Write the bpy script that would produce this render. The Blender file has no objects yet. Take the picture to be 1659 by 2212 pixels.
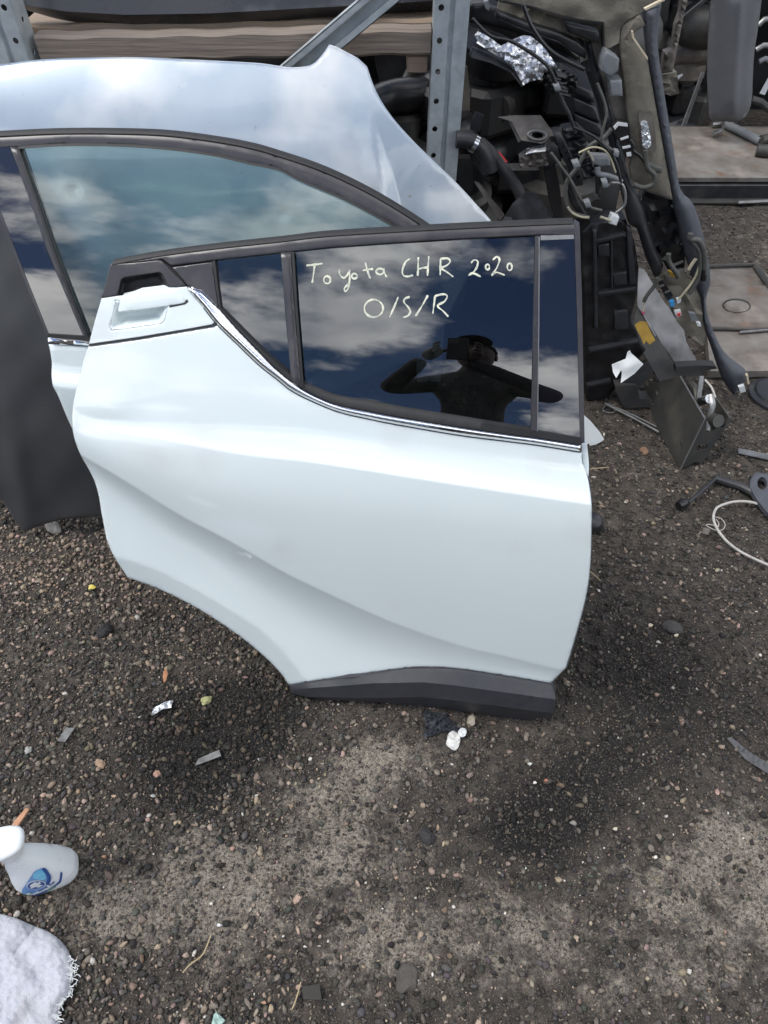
import bpy, math, random
import numpy as np
from mathutils import Vector, Matrix
from mathutils.geometry import delaunay_2d_cdt

random.seed(7)
rng = np.random.default_rng(7)
scene = bpy.context.scene
COL = scene.collection

# ------------------------------------------------------------------ camera
CAM_H, PITCH, FPX = 1.55, math.radians(49.5), 1481.0     # eye height, downward pitch, focal length in px of a 1659 x 2212 frame
cam_d = bpy.data.cameras.new('camera')
cam = bpy.data.objects.new('camera', cam_d)
COL.objects.link(cam)
cam.location = (0, 0, CAM_H)
cam.rotation_euler = (math.pi / 2 - PITCH, 0, 0)
cam_d.sensor_fit = 'VERTICAL'
cam_d.sensor_height = 36.0
cam_d.lens = FPX / 2212 * 36.0
cam_d.clip_start = 0.02
cam_d.clip_end = 500
scene.camera = cam

# ------------------------------------------------------------------ sky and sun
SUN_EL, SUN_AZ = math.radians(60), math.radians(265)      # azimuth the light comes from, clockwise from +Y
world = bpy.data.worlds.new('World')
scene.world = world
world.use_nodes = True
wn = world.node_tree
wn.nodes.clear()
def wnode(t, **kw):
    n = wn.nodes.new(t)
    for k, v in kw.items():
        setattr(n, k, v)
    return n
def wmath(op, a, b=None, c=None):
    n = wnode('ShaderNodeMath', operation=op)
    for i, v in enumerate((a, b, c)):
        if v is None: continue
        if isinstance(v, (int, float)): n.inputs[i].default_value = v
        else: wn.links.new(v, n.inputs[i])
    return n.outputs[0]
sky = wnode('ShaderNodeTexSky', sky_type='NISHITA', sun_disc=False, sun_elevation=SUN_EL, sun_rotation=SUN_AZ)
tc = wnode('ShaderNodeTexCoord')
sep = wnode('ShaderNodeSeparateXYZ')
wn.links.new(tc.outputs['Generated'], sep.inputs[0])
zz = wmath('ADD', wmath('MAXIMUM', sep.outputs[2], 0.0), 0.55)
comb = wnode('ShaderNodeCombineXYZ')
wn.links.new(wmath('DIVIDE', sep.outputs[0], zz), comb.inputs[0])
wn.links.new(wmath('DIVIDE', sep.outputs[1], zz), comb.inputs[1])
comb.inputs[2].default_value = 12.6
n1 = wnode('ShaderNodeTexNoise'); n1.inputs['Scale'].default_value = 1.9; n1.inputs['Detail'].default_value = 9; n1.inputs['Roughness'].default_value = 0.56
n2 = wnode('ShaderNodeTexNoise'); n2.inputs['Scale'].default_value = 2.6; n2.inputs['Detail'].default_value = 6
wn.links.new(comb.outputs[0], n1.inputs['Vector']); wn.links.new(comb.outputs[0], n2.inputs['Vector'])
mask = wnode('ShaderNodeMapRange', interpolation_type='SMOOTHSTEP')
mask.inputs[1].default_value = 0.475; mask.inputs[2].default_value = 0.555
wn.links.new(n1.outputs[0], mask.inputs[0])
ccol = wnode('ShaderNodeMix', data_type='RGBA')
shade = wnode('ShaderNodeMapRange'); shade.inputs[1].default_value = 0.35; shade.inputs[2].default_value = 0.62
wn.links.new(n2.outputs[0], shade.inputs[0])
wn.links.new(shade.outputs[0], ccol.inputs[0])
ccol.inputs[6].default_value = (0.75, 0.80, 0.90, 1); ccol.inputs[7].default_value = (2.35, 2.33, 2.28, 1)
skyb = wnode('ShaderNodeMix', data_type='RGBA', blend_type='MULTIPLY'); skyb.inputs[0].default_value = 1.0
wn.links.new(sky.outputs[0], skyb.inputs[6]); skyb.inputs[7].default_value = (0.043, 0.053, 0.070, 1)
mixc = wnode('ShaderNodeMix', data_type='RGBA')
wn.links.new(mask.outputs[0], mixc.inputs[0]); wn.links.new(skyb.outputs[2], mixc.inputs[6]); wn.links.new(ccol.outputs[2], mixc.inputs[7])
bg = wnode('ShaderNodeBackground'); bg.inputs[1].default_value = 1.0
wn.links.new(mixc.outputs[2], bg.inputs[0])
wo = wnode('ShaderNodeOutputWorld'); wn.links.new(bg.outputs[0], wo.inputs[0])

sun_d = bpy.data.lights.new('sun', 'SUN')
sun_d.energy = 1.4; sun_d.angle = math.radians(24); sun_d.color = (1.0, 0.96, 0.9)
sun = bpy.data.objects.new('sun', sun_d); COL.objects.link(sun)
sd = Vector((math.sin(SUN_AZ) * math.cos(SUN_EL), math.cos(SUN_AZ) * math.cos(SUN_EL), math.sin(SUN_EL)))
sun.rotation_euler = sd.to_track_quat('Z', 'Y').to_euler()
sun.location = (0, 0, 6)

vs = scene.view_settings
vs.view_transform = 'Standard'; vs.look = 'None'; vs.exposure = 0.72; vs.gamma = 1.0; vs.use_curve_mapping = False
scene.render.engine = 'CYCLES'
scene.cycles.use_denoising = True
scene.cycles.max_bounces = 6
scene.cycles.diffuse_bounces = 3
scene.cycles.transparent_max_bounces = 16
scene.cycles.caustics_reflective = False
scene.cycles.caustics_refractive = False

# ------------------------------------------------------------------ materials
def mat(name, c1, c2=None, rough=0.5, metal=0.0, nscale=20, bump=0.0, bscale=120, coat=0.0, spec=0.5, ior=1.5, rvar=0.0,
        stretch=None, detail=5, spots=None, sheen=0.0, trans=0.0, dust=None):
    """principled surface whose colour wanders between c1 and c2 with noise, plus fine relief and roughness wear"""
    m = bpy.data.materials.new(name); m.use_nodes = True
    nt = m.node_tree; N = nt.nodes; L = nt.links
    p = N['Principled BSDF']
    p.inputs['Roughness'].default_value = rough; p.inputs['Metallic'].default_value = metal
    p.inputs['Coat Weight'].default_value = coat; p.inputs['Coat Roughness'].default_value = 0.03
    p.inputs['Specular IOR Level'].default_value = spec; p.inputs['IOR'].default_value = ior
    p.inputs['Sheen Weight'].default_value = sheen; p.inputs['Transmission Weight'].default_value = trans
    tcn = N.new('ShaderNodeTexCoord'); src = tcn.outputs['Object']
    if stretch:
        mp = N.new('ShaderNodeMapping'); mp.inputs['Scale'].default_value = stretch
        L.new(src, mp.inputs[0]); src = mp.outputs[0]
    c2 = c2 or c1
    no = N.new('ShaderNodeTexNoise'); no.inputs['Scale'].default_value = nscale; no.inputs['Detail'].default_value = detail
    no.inputs['Roughness'].default_value = 0.6
    L.new(src, no.inputs['Vector'])
    mr = N.new('ShaderNodeMapRange'); mr.inputs[1].default_value = 0.33; mr.inputs[2].default_value = 0.67
    L.new(no.outputs[0], mr.inputs[0])
    mx = N.new('ShaderNodeMix'); mx.data_type = 'RGBA'
    mx.inputs[6].default_value = (*c1, 1); mx.inputs[7].default_value = (*c2, 1)
    L.new(mr.outputs[0], mx.inputs[0])
    out = mx.outputs[2]
    for sp in ([spots] if spots else []) + ([dust] if dust else []):
        scol, sscale, thr, soft = sp
        n3 = N.new('ShaderNodeTexNoise'); n3.inputs['Scale'].default_value = sscale; n3.inputs['Detail'].default_value = 6
        L.new(src, n3.inputs['Vector'])
        m3 = N.new('ShaderNodeMapRange'); m3.inputs[1].default_value = thr; m3.inputs[2].default_value = thr + soft
        L.new(n3.outputs[0], m3.inputs[0])
        x3 = N.new('ShaderNodeMix'); x3.data_type = 'RGBA'; x3.inputs[7].default_value = (*scol, 1)
        L.new(m3.outputs[0], x3.inputs[0]); L.new(out, x3.inputs[6]); out = x3.outputs[2]
    L.new(out, p.inputs['Base Color'])
    if rvar:
        r2 = N.new('ShaderNodeMapRange'); r2.inputs[3].default_value = max(0, rough - rvar); r2.inputs[4].default_value = min(1, rough + rvar)
        L.new(no.outputs[0], r2.inputs[0]); L.new(r2.outputs[0], p.inputs['Roughness'])
    if bump:
        nb = N.new('ShaderNodeTexNoise'); nb.inputs['Scale'].default_value = bscale; nb.inputs['Detail'].default_value = 4
        L.new(src, nb.inputs['Vector'])
        b = N.new('ShaderNodeBump'); b.inputs['Strength'].default_value = bump; b.inputs['Distance'].default_value = 0.004
        L.new(nb.outputs[0], b.inputs['Height']); L.new(b.outputs[0], p.inputs['Normal'])
    return m

def glass_mat(name, tint, ior, opaque=False, base=(0.006, 0.006, 0.008)):
    m = bpy.data.materials.new(name); m.use_nodes = True
    nt = m.node_tree; N = nt.nodes; L = nt.links
    N.remove(N['Principled BSDF'])
    fr = N.new('ShaderNodeFresnel'); fr.inputs[0].default_value = ior
    gl = N.new('ShaderNodeBsdfGlossy'); gl.inputs['Roughness'].default_value = 0.005
    tcn = N.new('ShaderNodeTexCoord')
    nb = N.new('ShaderNodeTexNoise'); nb.inputs['Scale'].default_value = 5.0; nb.inputs['Detail'].default_value = 1
    L.new(tcn.outputs['Object'], nb.inputs['Vector'])
    b = N.new('ShaderNodeBump'); b.inputs['Strength'].default_value = 0.15; b.inputs['Distance'].default_value = 0.004
    L.new(nb.outputs[0], b.inputs['Height']); L.new(b.outputs[0], gl.inputs['Normal'])
    if opaque:
        tr = N.new('ShaderNodeBsdfDiffuse'); tr.inputs[0].default_value = (*base, 1)
    else:
        tr = N.new('ShaderNodeBsdfTransparent')
        ge = N.new('ShaderNodeNewGeometry'); tm = N.new('ShaderNodeMix'); tm.data_type = 'RGBA'      # tint and reflection once per pane, at its outer face
        tm.inputs[6].default_value = (*tint, 1); tm.inputs[7].default_value = (1, 1, 1, 1)
        L.new(ge.outputs['Backfacing'], tm.inputs[0]); L.new(tm.outputs[2], tr.inputs[0])
    mx = N.new('ShaderNodeMixShader')
    if opaque: L.new(fr.outputs[0], mx.inputs[0])
    else:
        inv = N.new('ShaderNodeMath'); inv.operation = 'SUBTRACT'; inv.inputs[0].default_value = 1.0; L.new(ge.outputs['Backfacing'], inv.inputs[1])
        mu = N.new('ShaderNodeMath'); mu.operation = 'MULTIPLY'; L.new(fr.outputs[0], mu.inputs[0]); L.new(inv.outputs[0], mu.inputs[1])
        L.new(mu.outputs[0], mx.inputs[0])
    L.new(tr.outputs[0], mx.inputs[1]); L.new(gl.outputs[0], mx.inputs[2])
    L.new(mx.outputs[0], N['Material Output'].inputs[0])
    return m

M = {}
M['white'] = mat('white_paint', (0.71, 0.785, 0.785), (0.725, 0.795, 0.795), rough=0.32, coat=1.0, nscale=3, ior=1.5, spec=0.5, bump=0.012, bscale=260,
                 dust=((0.62, 0.64, 0.63), 6, 0.58, 0.35))
M['white_dirty'] = mat('white_paint_dirty', (0.66, 0.70, 0.71), (0.60, 0.63, 0.63), rough=0.35, coat=0.8, nscale=8, spots=((0.40, 0.39, 0.36), 24, 0.64, 0.1))
M['silver'] = mat('silver_paint', (0.275, 0.335, 0.405), (0.33, 0.385, 0.445), rough=0.38, metal=0.28, coat=0.8, nscale=5, rvar=0.06,
                  spots=((0.22, 0.23, 0.23), 60, 0.69, 0.05), dust=((0.62, 0.63, 0.62), 4, 0.5, 0.3))
M['satin'] = mat('satin_black_film', (0.026, 0.024, 0.028), (0.040, 0.037, 0.041), rough=0.30, nscale=14, spec=0.6, rvar=0.08, dust=((0.075, 0.068, 0.066), 20, 0.52, 0.35))
M['rubber'] = mat('black_rubber', (0.010, 0.010, 0.011), (0.018, 0.018, 0.018), rough=0.6, nscale=60)
M['gloss_black'] = glass_mat('gloss_black', (0, 0, 0), 2.25, opaque=True)
M['tint'] = glass_mat('privacy_glass', (0.075, 0.09, 0.095), 2.25)
M['green_glass'] = glass_mat('green_glass', (0.58, 0.74, 0.70), 1.9)
M['chrome'] = mat('chrome', (0.82, 0.84, 0.86), rough=0.06, metal=1.0)
M['clad'] = mat('grained_cladding', (0.026, 0.028, 0.033), (0.034, 0.036, 0.042), rough=0.5, nscale=40, bump=0.3, bscale=900, spots=((0.09, 0.085, 0.078), 70, 0.70, 0.06), dust=((0.062, 0.061, 0.06), 14, 0.55, 0.3))
M['darkpanel'] = mat('dark_grey_panel', (0.046, 0.047, 0.050), (0.056, 0.057, 0.059), rough=0.46, nscale=9, rvar=0.1, bump=0.05, bscale=500,
                     spots=((0.16, 0.155, 0.145), 60, 0.72, 0.06), dust=((0.075, 0.075, 0.075), 3, 0.45, 0.6))
M['marker'] = mat('chalk_marker', (0.80, 0.80, 0.62), (0.44, 0.46, 0.40), rough=0.8, nscale=110)
M['galv'] = mat('galvanised_steel', (0.42, 0.47, 0.49), (0.56, 0.61, 0.63), rough=0.42, metal=0.3, nscale=35, rvar=0.12, bump=0.05, bscale=60,
                spots=((0.30, 0.32, 0.33), 16, 0.60, 0.15))
M['wood'] = mat('weathered_timber', (0.30, 0.245, 0.195), (0.20, 0.165, 0.14), rough=0.8, nscale=16, stretch=(0.35, 6, 9), bump=0.5, bscale=16, detail=8)
M['wood_new'] = mat('timber_edge', (0.36, 0.26, 0.18), (0.27, 0.215, 0.165), rough=0.8, nscale=16, stretch=(0.35, 6, 9), bump=0.4, bscale=16, detail=8)
M['bumper'] = mat('black_bumper_skin', (0.030, 0.032, 0.038), (0.045, 0.047, 0.052), rough=0.28, nscale=6, rvar=0.12, dust=((0.16, 0.165, 0.17), 5, 0.56, 0.2))
M['blk'] = mat('black_plastic', (0.009, 0.009, 0.010), (0.017, 0.017, 0.018), rough=0.33, nscale=25, rvar=0.18, bump=0.12, bscale=300, dust=((0.055, 0.05, 0.044), 14, 0.58, 0.25))
M['blk2'] = mat('charcoal_plastic', (0.019, 0.020, 0.023), (0.030, 0.031, 0.034), rough=0.42, nscale=18, rvar=0.1, bump=0.1, bscale=400, dust=((0.095, 0.09, 0.085), 10, 0.55, 0.3))
M['pit'] = mat('shade_black', (0.004, 0.004, 0.0045), (0.008, 0.008, 0.008), rough=0.6, nscale=9)  # near-black colour stands in for deep shade on the added sheets behind
M['trim'] = mat('blue_grey_trim', (0.060, 0.066, 0.080), (0.075, 0.080, 0.092), rough=0.6, nscale=22, bump=0.15, bscale=700, spots=((0.2, 0.2, 0.2), 50, 0.71, 0.05))
M['beige'] = mat('beige_backing', (0.20, 0.182, 0.142), (0.135, 0.122, 0.098), rough=0.85, nscale=16, bump=0.3, bscale=160, spots=((0.09, 0.085, 0.07), 22, 0.62, 0.12))
M['beige_pale'] = mat('torn_foam_edge', (0.62, 0.55, 0.40), (0.5, 0.42, 0.28), rough=0.9, nscale=40)
M['greybox'] = mat('grey_connector', (0.16, 0.17, 0.18), (0.20, 0.21, 0.22), rough=0.5, nscale=30)
M['whitepl'] = mat('white_plastic', (0.72, 0.74, 0.74), (0.64, 0.66, 0.66), rough=0.45, nscale=30)
M['foil'] = mat('crumpled_foil', (0.85, 0.86, 0.88), (0.6, 0.61, 0.63), rough=0.28, metal=0.9, nscale=26, rvar=0.12, bump=0.8, bscale=70, spots=((0.03, 0.03, 0.035), 20, 0.66, 0.05))
M['steel_dark'] = mat('dark_steel', (0.050, 0.050, 0.048), (0.080, 0.077, 0.070), rough=0.5, metal=0.35, nscale=14, rvar=0.12, bump=0.12, bscale=120, dust=((0.13, 0.115, 0.095), 9, 0.55, 0.25))
M['steel_edge'] = mat('worn_steel', (0.30, 0.30, 0.30), (0.18, 0.18, 0.17), rough=0.4, metal=0.7, nscale=30)
M['rusty'] = mat('rusty_plate', (0.21, 0.195, 0.175), (0.105, 0.085, 0.07), rough=0.75, nscale=7, bump=0.35, bscale=50, spots=((0.16, 0.085, 0.05), 9, 0.60, 0.15), dust=((0.34, 0.30, 0.26), 5, 0.56, 0.2))
M['bracket'] = mat('dull_bracket_metal', (0.13, 0.115, 0.10), (0.24, 0.215, 0.19), rough=0.5, metal=0.5, nscale=22, bump=0.3, bscale=60)
M['shiny'] = mat('bright_metal', (0.70, 0.72, 0.73), (0.4, 0.4, 0.41), rough=0.22, metal=1.0, nscale=30)
M['yellow'] = mat('yellow_paint_mark', (0.46, 0.29, 0.03), (0.34, 0.20, 0.03), rough=0.6, nscale=30)
M['sheet'] = mat('scuffed_pale_sheet', (0.34, 0.34, 0.34), (0.12, 0.12, 0.12), rough=0.45, metal=0.3, nscale=6, rvar=0.1)
M['greypanel'] = mat('grey_bumper_primer', (0.115, 0.118, 0.125), (0.13, 0.133, 0.14), rough=0.6, nscale=12, spots=((0.26, 0.26, 0.25), 9, 0.66, 0.08))
M['lens'] = mat('clear_lamp_lens', (0.75, 0.78, 0.80), (0.4, 0.42, 0.43), rough=0.12, metal=0.5, nscale=40, bump=0.6, bscale=60)
M['copper'] = mat('pale_wire', (0.50, 0.45, 0.30), (0.36, 0.34, 0.26), rough=0.5, nscale=60)
M['wire_grey'] = mat('taped_loom', (0.060, 0.062, 0.055), (0.09, 0.09, 0.08), rough=0.6, nscale=60)
M['wire_white'] = mat('grey_white_cable', (0.52, 0.50, 0.46), (0.40, 0.38, 0.35), rough=0.5, nscale=40)
M['blue'] = mat('blue_plastic', (0.05, 0.30, 0.62), rough=0.4)
M['red'] = mat('red_plastic', (0.60, 0.06, 0.06), rough=0.5)
M['pink'] = mat('pink_plastic', (0.36, 0.04, 0.10), rough=0.5)

# ------------------------------------------------------------------ geometry helpers
CP, SP = math.cos(PITCH), math.sin(PITCH)
MPP = 0.0009                                   # about a metre per pixel at the doors
def rays(px, py):
    """world directions through points of the 1659 x 2212 frame (survey of the site from where the photograph was taken)"""
    x = (np.asarray(px, float) - 829.5) / FPX
    y = -(np.asarray(py, float) - 1106.0) / FPX
    return np.stack([x, CP + y * SP, y * CP - SP], -1)
EYE = np.array([0, 0, CAM_H])
def at(px, py, Y=None, z=None):
    d = rays(px, py)
    t = Y / d[..., 1] if Y is not None else (z - CAM_H) / d[..., 2]
    return EYE + d * np.asarray(t)[..., None]
def gnd(px, py, z=0.0): return at(px, py, z=z)

class Surf:
    """leaning sheet: horizontal run along U, set back by a profile b(z)"""
    def __init__(s, O, yaw=0.0, prof=((-1, -0.2), (3, 0.6))):
        s.O = np.array(O, float); a = math.radians(yaw)
        s.U = np.array([math.cos(a), -math.sin(a), 0]); s.B = np.array([math.sin(a), math.cos(a), 0])
        s.pz = np.array([p[0] for p in prof], float); s.pb = np.array([p[1] for p in prof], float)
        s.back = s.B
    def hit(s, px, py, off=0.0):
        d = rays(px, py); lo = np.full(d.shape[:-1], 0.15); hi = np.full(d.shape[:-1], 14.0)
        off = np.broadcast_to(off, lo.shape)
        for _ in range(46):
            t = (lo + hi) / 2
            P = EYE + d * t[..., None]
            F = (P - s.O) @ s.B - np.interp(P[..., 2], s.pz, s.pb) + off
            lo = np.where(F < 0, t, lo); hi = np.where(F < 0, hi, t)
        return EYE + d * ((lo + hi) / 2)[..., None]

class Plane3:
    def __init__(s, a, b, c):
        a, b, c = (np.array(v, float) for v in (a, b, c))
        n = np.cross(b - a, c - a); n /= np.linalg.norm(n)
        if n @ (a - EYE) < 0: n = -n
        s.p, s.n, s.back = a, n, n
    def hit(s, px, py, off=0.0):
        d = rays(px, py)
        t = ((s.p - EYE) @ s.n - np.broadcast_to(off, d.shape[:-1])) / (d @ s.n)
        return EYE + d * t[..., None]

def slope_prof(pts, z0=-0.3, z1=2.4, n=400):
    z = np.linspace(z0, z1, n)
    sl = np.interp(z, [p[0] for p in pts], [p[1] for p in pts])
    b = np.concatenate([[0], np.cumsum((sl[1:] + sl[:-1]) / 2 * np.diff(z))])
    b -= np.interp(0, z, b)
    return list(zip(z, b))
def lean(O, slope=0.25, yaw=0.0):
    return Surf(O, yaw, ((-1, -slope), (4, 4 * slope)))

def spl(pts, step=8.0, closed=False):
    """smooth curve through points (Catmull-Rom)"""
    p = [np.array(q, float) for q in pts]
    n = len(p); out = []
    rngi = range(n if closed else n - 1)
    for i in rngi:
        if closed: a, b, c, d = p[(i - 1) % n], p[i], p[(i + 1) % n], p[(i + 2) % n]
        else: a, b, c, d = p[max(i - 1, 0)], p[i], p[i + 1], p[min(i + 2, n - 1)]
        k = max(1, int(np.linalg.norm(c - b) / step))
        for j in range(k):
            t = j / k
            out.append(0.5 * ((2 * b) + (-a + c) * t + (2 * a - 5 * b + 4 * c - d) * t * t + (-a + 3 * b - 3 * c + d) * t ** 3))
    if not closed: out.append(p[-1])
    return [tuple(q) for q in out]
def lin(pts, step=8.0, closed=True):
    out = []; n = len(pts)
    for i in range(n if closed else n - 1):
        a = np.array(pts[i], float); b = np.array(pts[(i + 1) % n], float)
        k = max(1, int(np.linalg.norm(b - a) / step))
        out += [tuple(a + (b - a) * j / k) for j in range(k)]
    if not closed: out.append(tuple(pts[-1]))
    return out
def circ(cx, cy, rx, ry=None, n=20, rot=0.0):
    ry = rx if ry is None else ry; c, s = math.cos(rot), math.sin(rot)
    return [(cx + rx * math.cos(a) * c - ry * math.sin(a) * s, cy + rx * math.cos(a) * s + ry * math.sin(a) * c) for a in np.linspace(0, 2 * math.pi, n, endpoint=False)]
def crop(x0, y0, k):
    """converter from an enlarged detail of the photograph to frame coordinates"""
    return lambda pts: [(x0 + x * k, y0 + y * k) for x, y in pts]

def inside(P, poly):
    q = np.array(poly); x, y = P[:, 0], P[:, 1]; r = np.zeros(len(P), bool)
    x1, y1 = q[:, 0], q[:, 1]; x2, y2 = np.roll(x1, -1), np.roll(y1, -1)
    for a, b, c, d in zip(x1, y1, x2, y2):
        if b == d: continue
        r ^= ((b > y) != (d > y)) & (x < (c - a) * (y - b) / (d - b) + a)
    return r
def bdist(P, loops):
    best = np.full(len(P), 1e9)
    for poly in loops:
        q = np.array(poly); r = np.roll(q, -1, axis=0)
        for a, b in zip(q, r):
            ab = b - a; L2 = ab @ ab
            if L2 < 1e-9: continue
            t = np.clip(((P - a) @ ab) / L2, 0, 1)
            best = np.minimum(best, np.hypot(*(P - a - t[:, None] * ab).T))
    return best

def tri2d(outline, holes=(), lines=(), step=12.0, rings=()):
    loops = [outline] + list(holes)
    pts = []; edges = []
    for lp in loops:
        i0 = len(pts); pts += list(lp); n = len(lp)
        edges += [(i0 + i, i0 + (i + 1) % n) for i in range(n)]
    for ln in lines:
        A = np.array(ln); ok = inside(A, outline) & (bdist(A, loops) > 1.0)
        prev = None
        for p, k in zip(ln, ok):
            if not k: prev = None; continue
            pts.append(p)
            if prev is not None: edges.append((prev, len(pts) - 1))
            prev = len(pts) - 1
    q = np.array(outline)
    extra = []
    if step:
        gx = np.arange(q[:, 0].min() + step * .37, q[:, 0].max(), step); gy = np.arange(q[:, 1].min() + step * .41, q[:, 1].max(), step * 0.87)
        G = np.array([(x + (step * .5 if j % 2 else 0), y) for j, y in enumerate(gy) for x in gx])
        if len(G): extra.append((G, step * 0.45))
    for r in rings:
        for lp in loops:
            a = np.array(lp); t = np.roll(a, -1, 0) - np.roll(a, 1, 0)
            nn = np.stack([-t[:, 1], t[:, 0]], -1); nn /= np.linalg.norm(nn, axis=1)[:, None] + 1e-9
            extra.append((np.concatenate([a + nn * r, a - nn * r]), r * 0.9))
    acc = [np.array(pts)]
    for G, md in extra:
        k = inside(G, outline)
        for h in holes: k &= ~inside(G, h)
        G = G[k]
        if len(G): G = G[bdist(G, loops) > md]
        for ln in lines:
            if not len(G): break
            best = np.full(len(G), 1e9)
            for a_, b_ in zip(ln[:-1], ln[1:]):
                a_, b_ = np.array(a_), np.array(b_); ab = b_ - a_; L2 = ab @ ab + 1e-9
                t = np.clip(((G - a_) @ ab) / L2, 0, 1); best = np.minimum(best, np.hypot(*(G - a_ - t[:, None] * ab).T))
            G = G[best > min(md, 3.2)]
        acc.append(G)
    V = np.concatenate([a for a in acc if len(a)])
    res = delaunay_2d_cdt([Vector(v) for v in V], edges, [], 0, 1e-4)
    vo = np.array([tuple(v) for v in res[0]]); F = np.array([f for f in res[2] if len(f) == 3])
    c = vo[F].mean(1)
    k = inside(c, outline)
    for h in holes: k &= ~inside(c, h)
    F = F[k]
    a, b, cc = vo[F[:, 0]], vo[F[:, 1]], vo[F[:, 2]]
    area = (b[:, 0] - a[:, 0]) * (cc[:, 1] - a[:, 1]) - (b[:, 1] - a[:, 1]) * (cc[:, 0] - a[:, 0])
    F[area > 0] = F[area > 0][:, ::-1]
    el = np.max([np.sum((b - a) ** 2, 1), np.sum((cc - b) ** 2, 1), np.sum((a - cc) ** 2, 1)], axis=0)
    F = F[np.abs(area) > 2e-4 * el]
    used = np.unique(F); rm = np.full(len(vo), -1); rm[used] = np.arange(len(used))
    return vo[used], rm[F], loops

def sheet(outline, surf, holes=(), lines=(), step=12.0, relief=None, off=0.0, thick=0.003, roll=0.0, sag=None):
    """a sheet with real depth: outline on a surface, optional relief, rolled edge, thickness"""
    rings = (roll / MPP * 0.25, roll / MPP * 0.6, roll / MPP) if roll else ()
    vo, F, loops = tri2d(outline, holes, lines, step, rings)
    d = bdist(vo, loops)
    o = np.full(len(vo), float(off))
    if relief is not None: o = o + relief(vo[:, 0], vo[:, 1], d)
    if roll:
        q = np.clip(1 - d * MPP / roll, 0, 1); o -= roll * (1 - np.sqrt(np.clip(1 - q * q, 0, 1)))
    P = surf.hit(vo[:, 0], vo[:, 1], o)
    if sag is not None: P = sag(P, vo)
    return solid(P, F, surf.back * thick)
def solid(P, F, shift):
    n = len(P)
    e = {}
    for f in F:
        for i in range(3):
            a, b = int(f[i]), int(f[(i + 1) % 3])
            if (b, a) in e: del e[(b, a)]
            else: e[(a, b)] = 1
    V = np.concatenate([P, P + shift])
    faces = [tuple(map(int, f)) for f in F] + [tuple(int(i) + n for i in f[::-1]) for f in F]
    faces += [(b, a, a + n, b + n) for a, b in e]
    return V, faces

def tube(pts, r, n=10, caps=True):
    """pipe through points; r a number or one per point"""
    p = np.array(pts, float); m = len(p); rr = np.broadcast_to(r, (m,))
    t = np.gradient(p, axis=0); t /= np.linalg.norm(t, axis=1)[:, None] + 1e-12
    ref = np.array([0, 0, 1.0]) if abs(t[0, 2]) < 0.9 else np.array([1.0, 0, 0])
    V = []; u = np.cross(t[0], ref); u /= np.linalg.norm(u)
    for i in range(m):
        u = u - t[i] * (u @ t[i]); u /= np.linalg.norm(u) + 1e-12
        w = np.cross(t[i], u)
        for a in np.linspace(0, 2 * math.pi, n, endpoint=False):
            V.append(p[i] + rr[i] * (u * math.cos(a) + w * math.sin(a)))
    F = [(i * n + j, i * n + (j + 1) % n, (i + 1) * n + (j + 1) % n, (i + 1) * n + j) for i in range(m - 1) for j in range(n)]
    if caps: F += [tuple(range(n))[::-1], tuple((m - 1) * n + j for j in range(n))]
    return np.array(V), F
def spl3(pts, k=8):
    p = [np.array(q, float) for q in pts]; out = []
    for i in range(len(p) - 1):
        a, b, c, d = p[max(i - 1, 0)], p[i], p[i + 1], p[min(i + 2, len(p) - 1)]
        for j in range(k):
            t = j / k
            out.append(0.5 * ((2 * b) + (-a + c) * t + (2 * a - 5 * b + 4 * c - d) * t * t + (-a + 3 * b - 3 * c + d) * t ** 3))
    out.append(p[-1]); return np.array(out)
def box(c, s, R=None, bev=0.0):
    """bevelled box: centre, full sizes, rotation matrix"""
    h = np.array(s, float) / 2; b = min(bev, h.min() * 0.6)
    if b <= 0:
        V = np.array([(x, y, z) for x in (-1, 1) for y in (-1, 1) for z in (-1, 1)], float) * h
        F = [(0, 1, 3, 2), (4, 6, 7, 5), (0, 4, 5, 1), (2, 3, 7, 6), (0, 2, 6, 4), (1, 5, 7, 3)]
    else:
        V = []; 
        for x in (-1, 1):
            for y in (-1, 1):
                for z in (-1, 1):
                    V += [(x * h[0], y * (h[1] - b), z * (h[2] - b)), (x * (h[0] - b), y * h[1], z * (h[2] - b)), (x * (h[0] - b), y * (h[1] - b), z * h[2])]
        V = np.array(V)
        hull = hull_faces(V); F = hull
    V = np.array(V)
    if R is not None: V = V @ np.array(R).T
    return V + np.array(c), F
def hull_faces(V):
    import bmesh
    bm = bmesh.new(); vs_ = [bm.verts.new(v) for v in V]; bm.verts.index_update()
    bmesh.ops.convex_hull(bm, input=vs_)
    bm.verts.index_update()
    F = [tuple(v.index for v in f.verts) for f in bm.faces]
    bm.free(); return F
def rotz(a): c, s = math.cos(a), math.sin(a); return np.array([[c, -s, 0], [s, c, 0], [0, 0, 1.0]])
def rotx(a): c, s = math.cos(a), math.sin(a); return np.array([[1.0, 0, 0], [0, c, -s], [0, s, c]])
def roty(a): c, s = math.cos(a), math.sin(a); return np.array([[c, 0, s], [0, 1.0, 0], [-s, 0, c]])
def lathe(prof, n=24, sx=1.0, sy=1.0):
    V = [(r * math.cos(a) * sx, r * math.sin(a) * sy, z) for r, z in prof for a in np.linspace(0, 2 * math.pi, n, endpoint=False)]
    m = len(prof)
    F = [(i * n + j, i * n + (j + 1) % n, (i + 1) * n + (j + 1) % n, (i + 1) * n + j) for i in range(m - 1) for j in range(n)]
    F += [tuple(range(n))[::-1], tuple((m - 1) * n + j for j in range(n))]
    return np.array(V), F
def join(*gs):
    V = []; F = []; k = 0
    for v, f in gs:
        V.append(np.array(v)); F += [tuple(i + k for i in q) for q in f]; k += len(v)
    return np.concatenate(V), F

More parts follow.
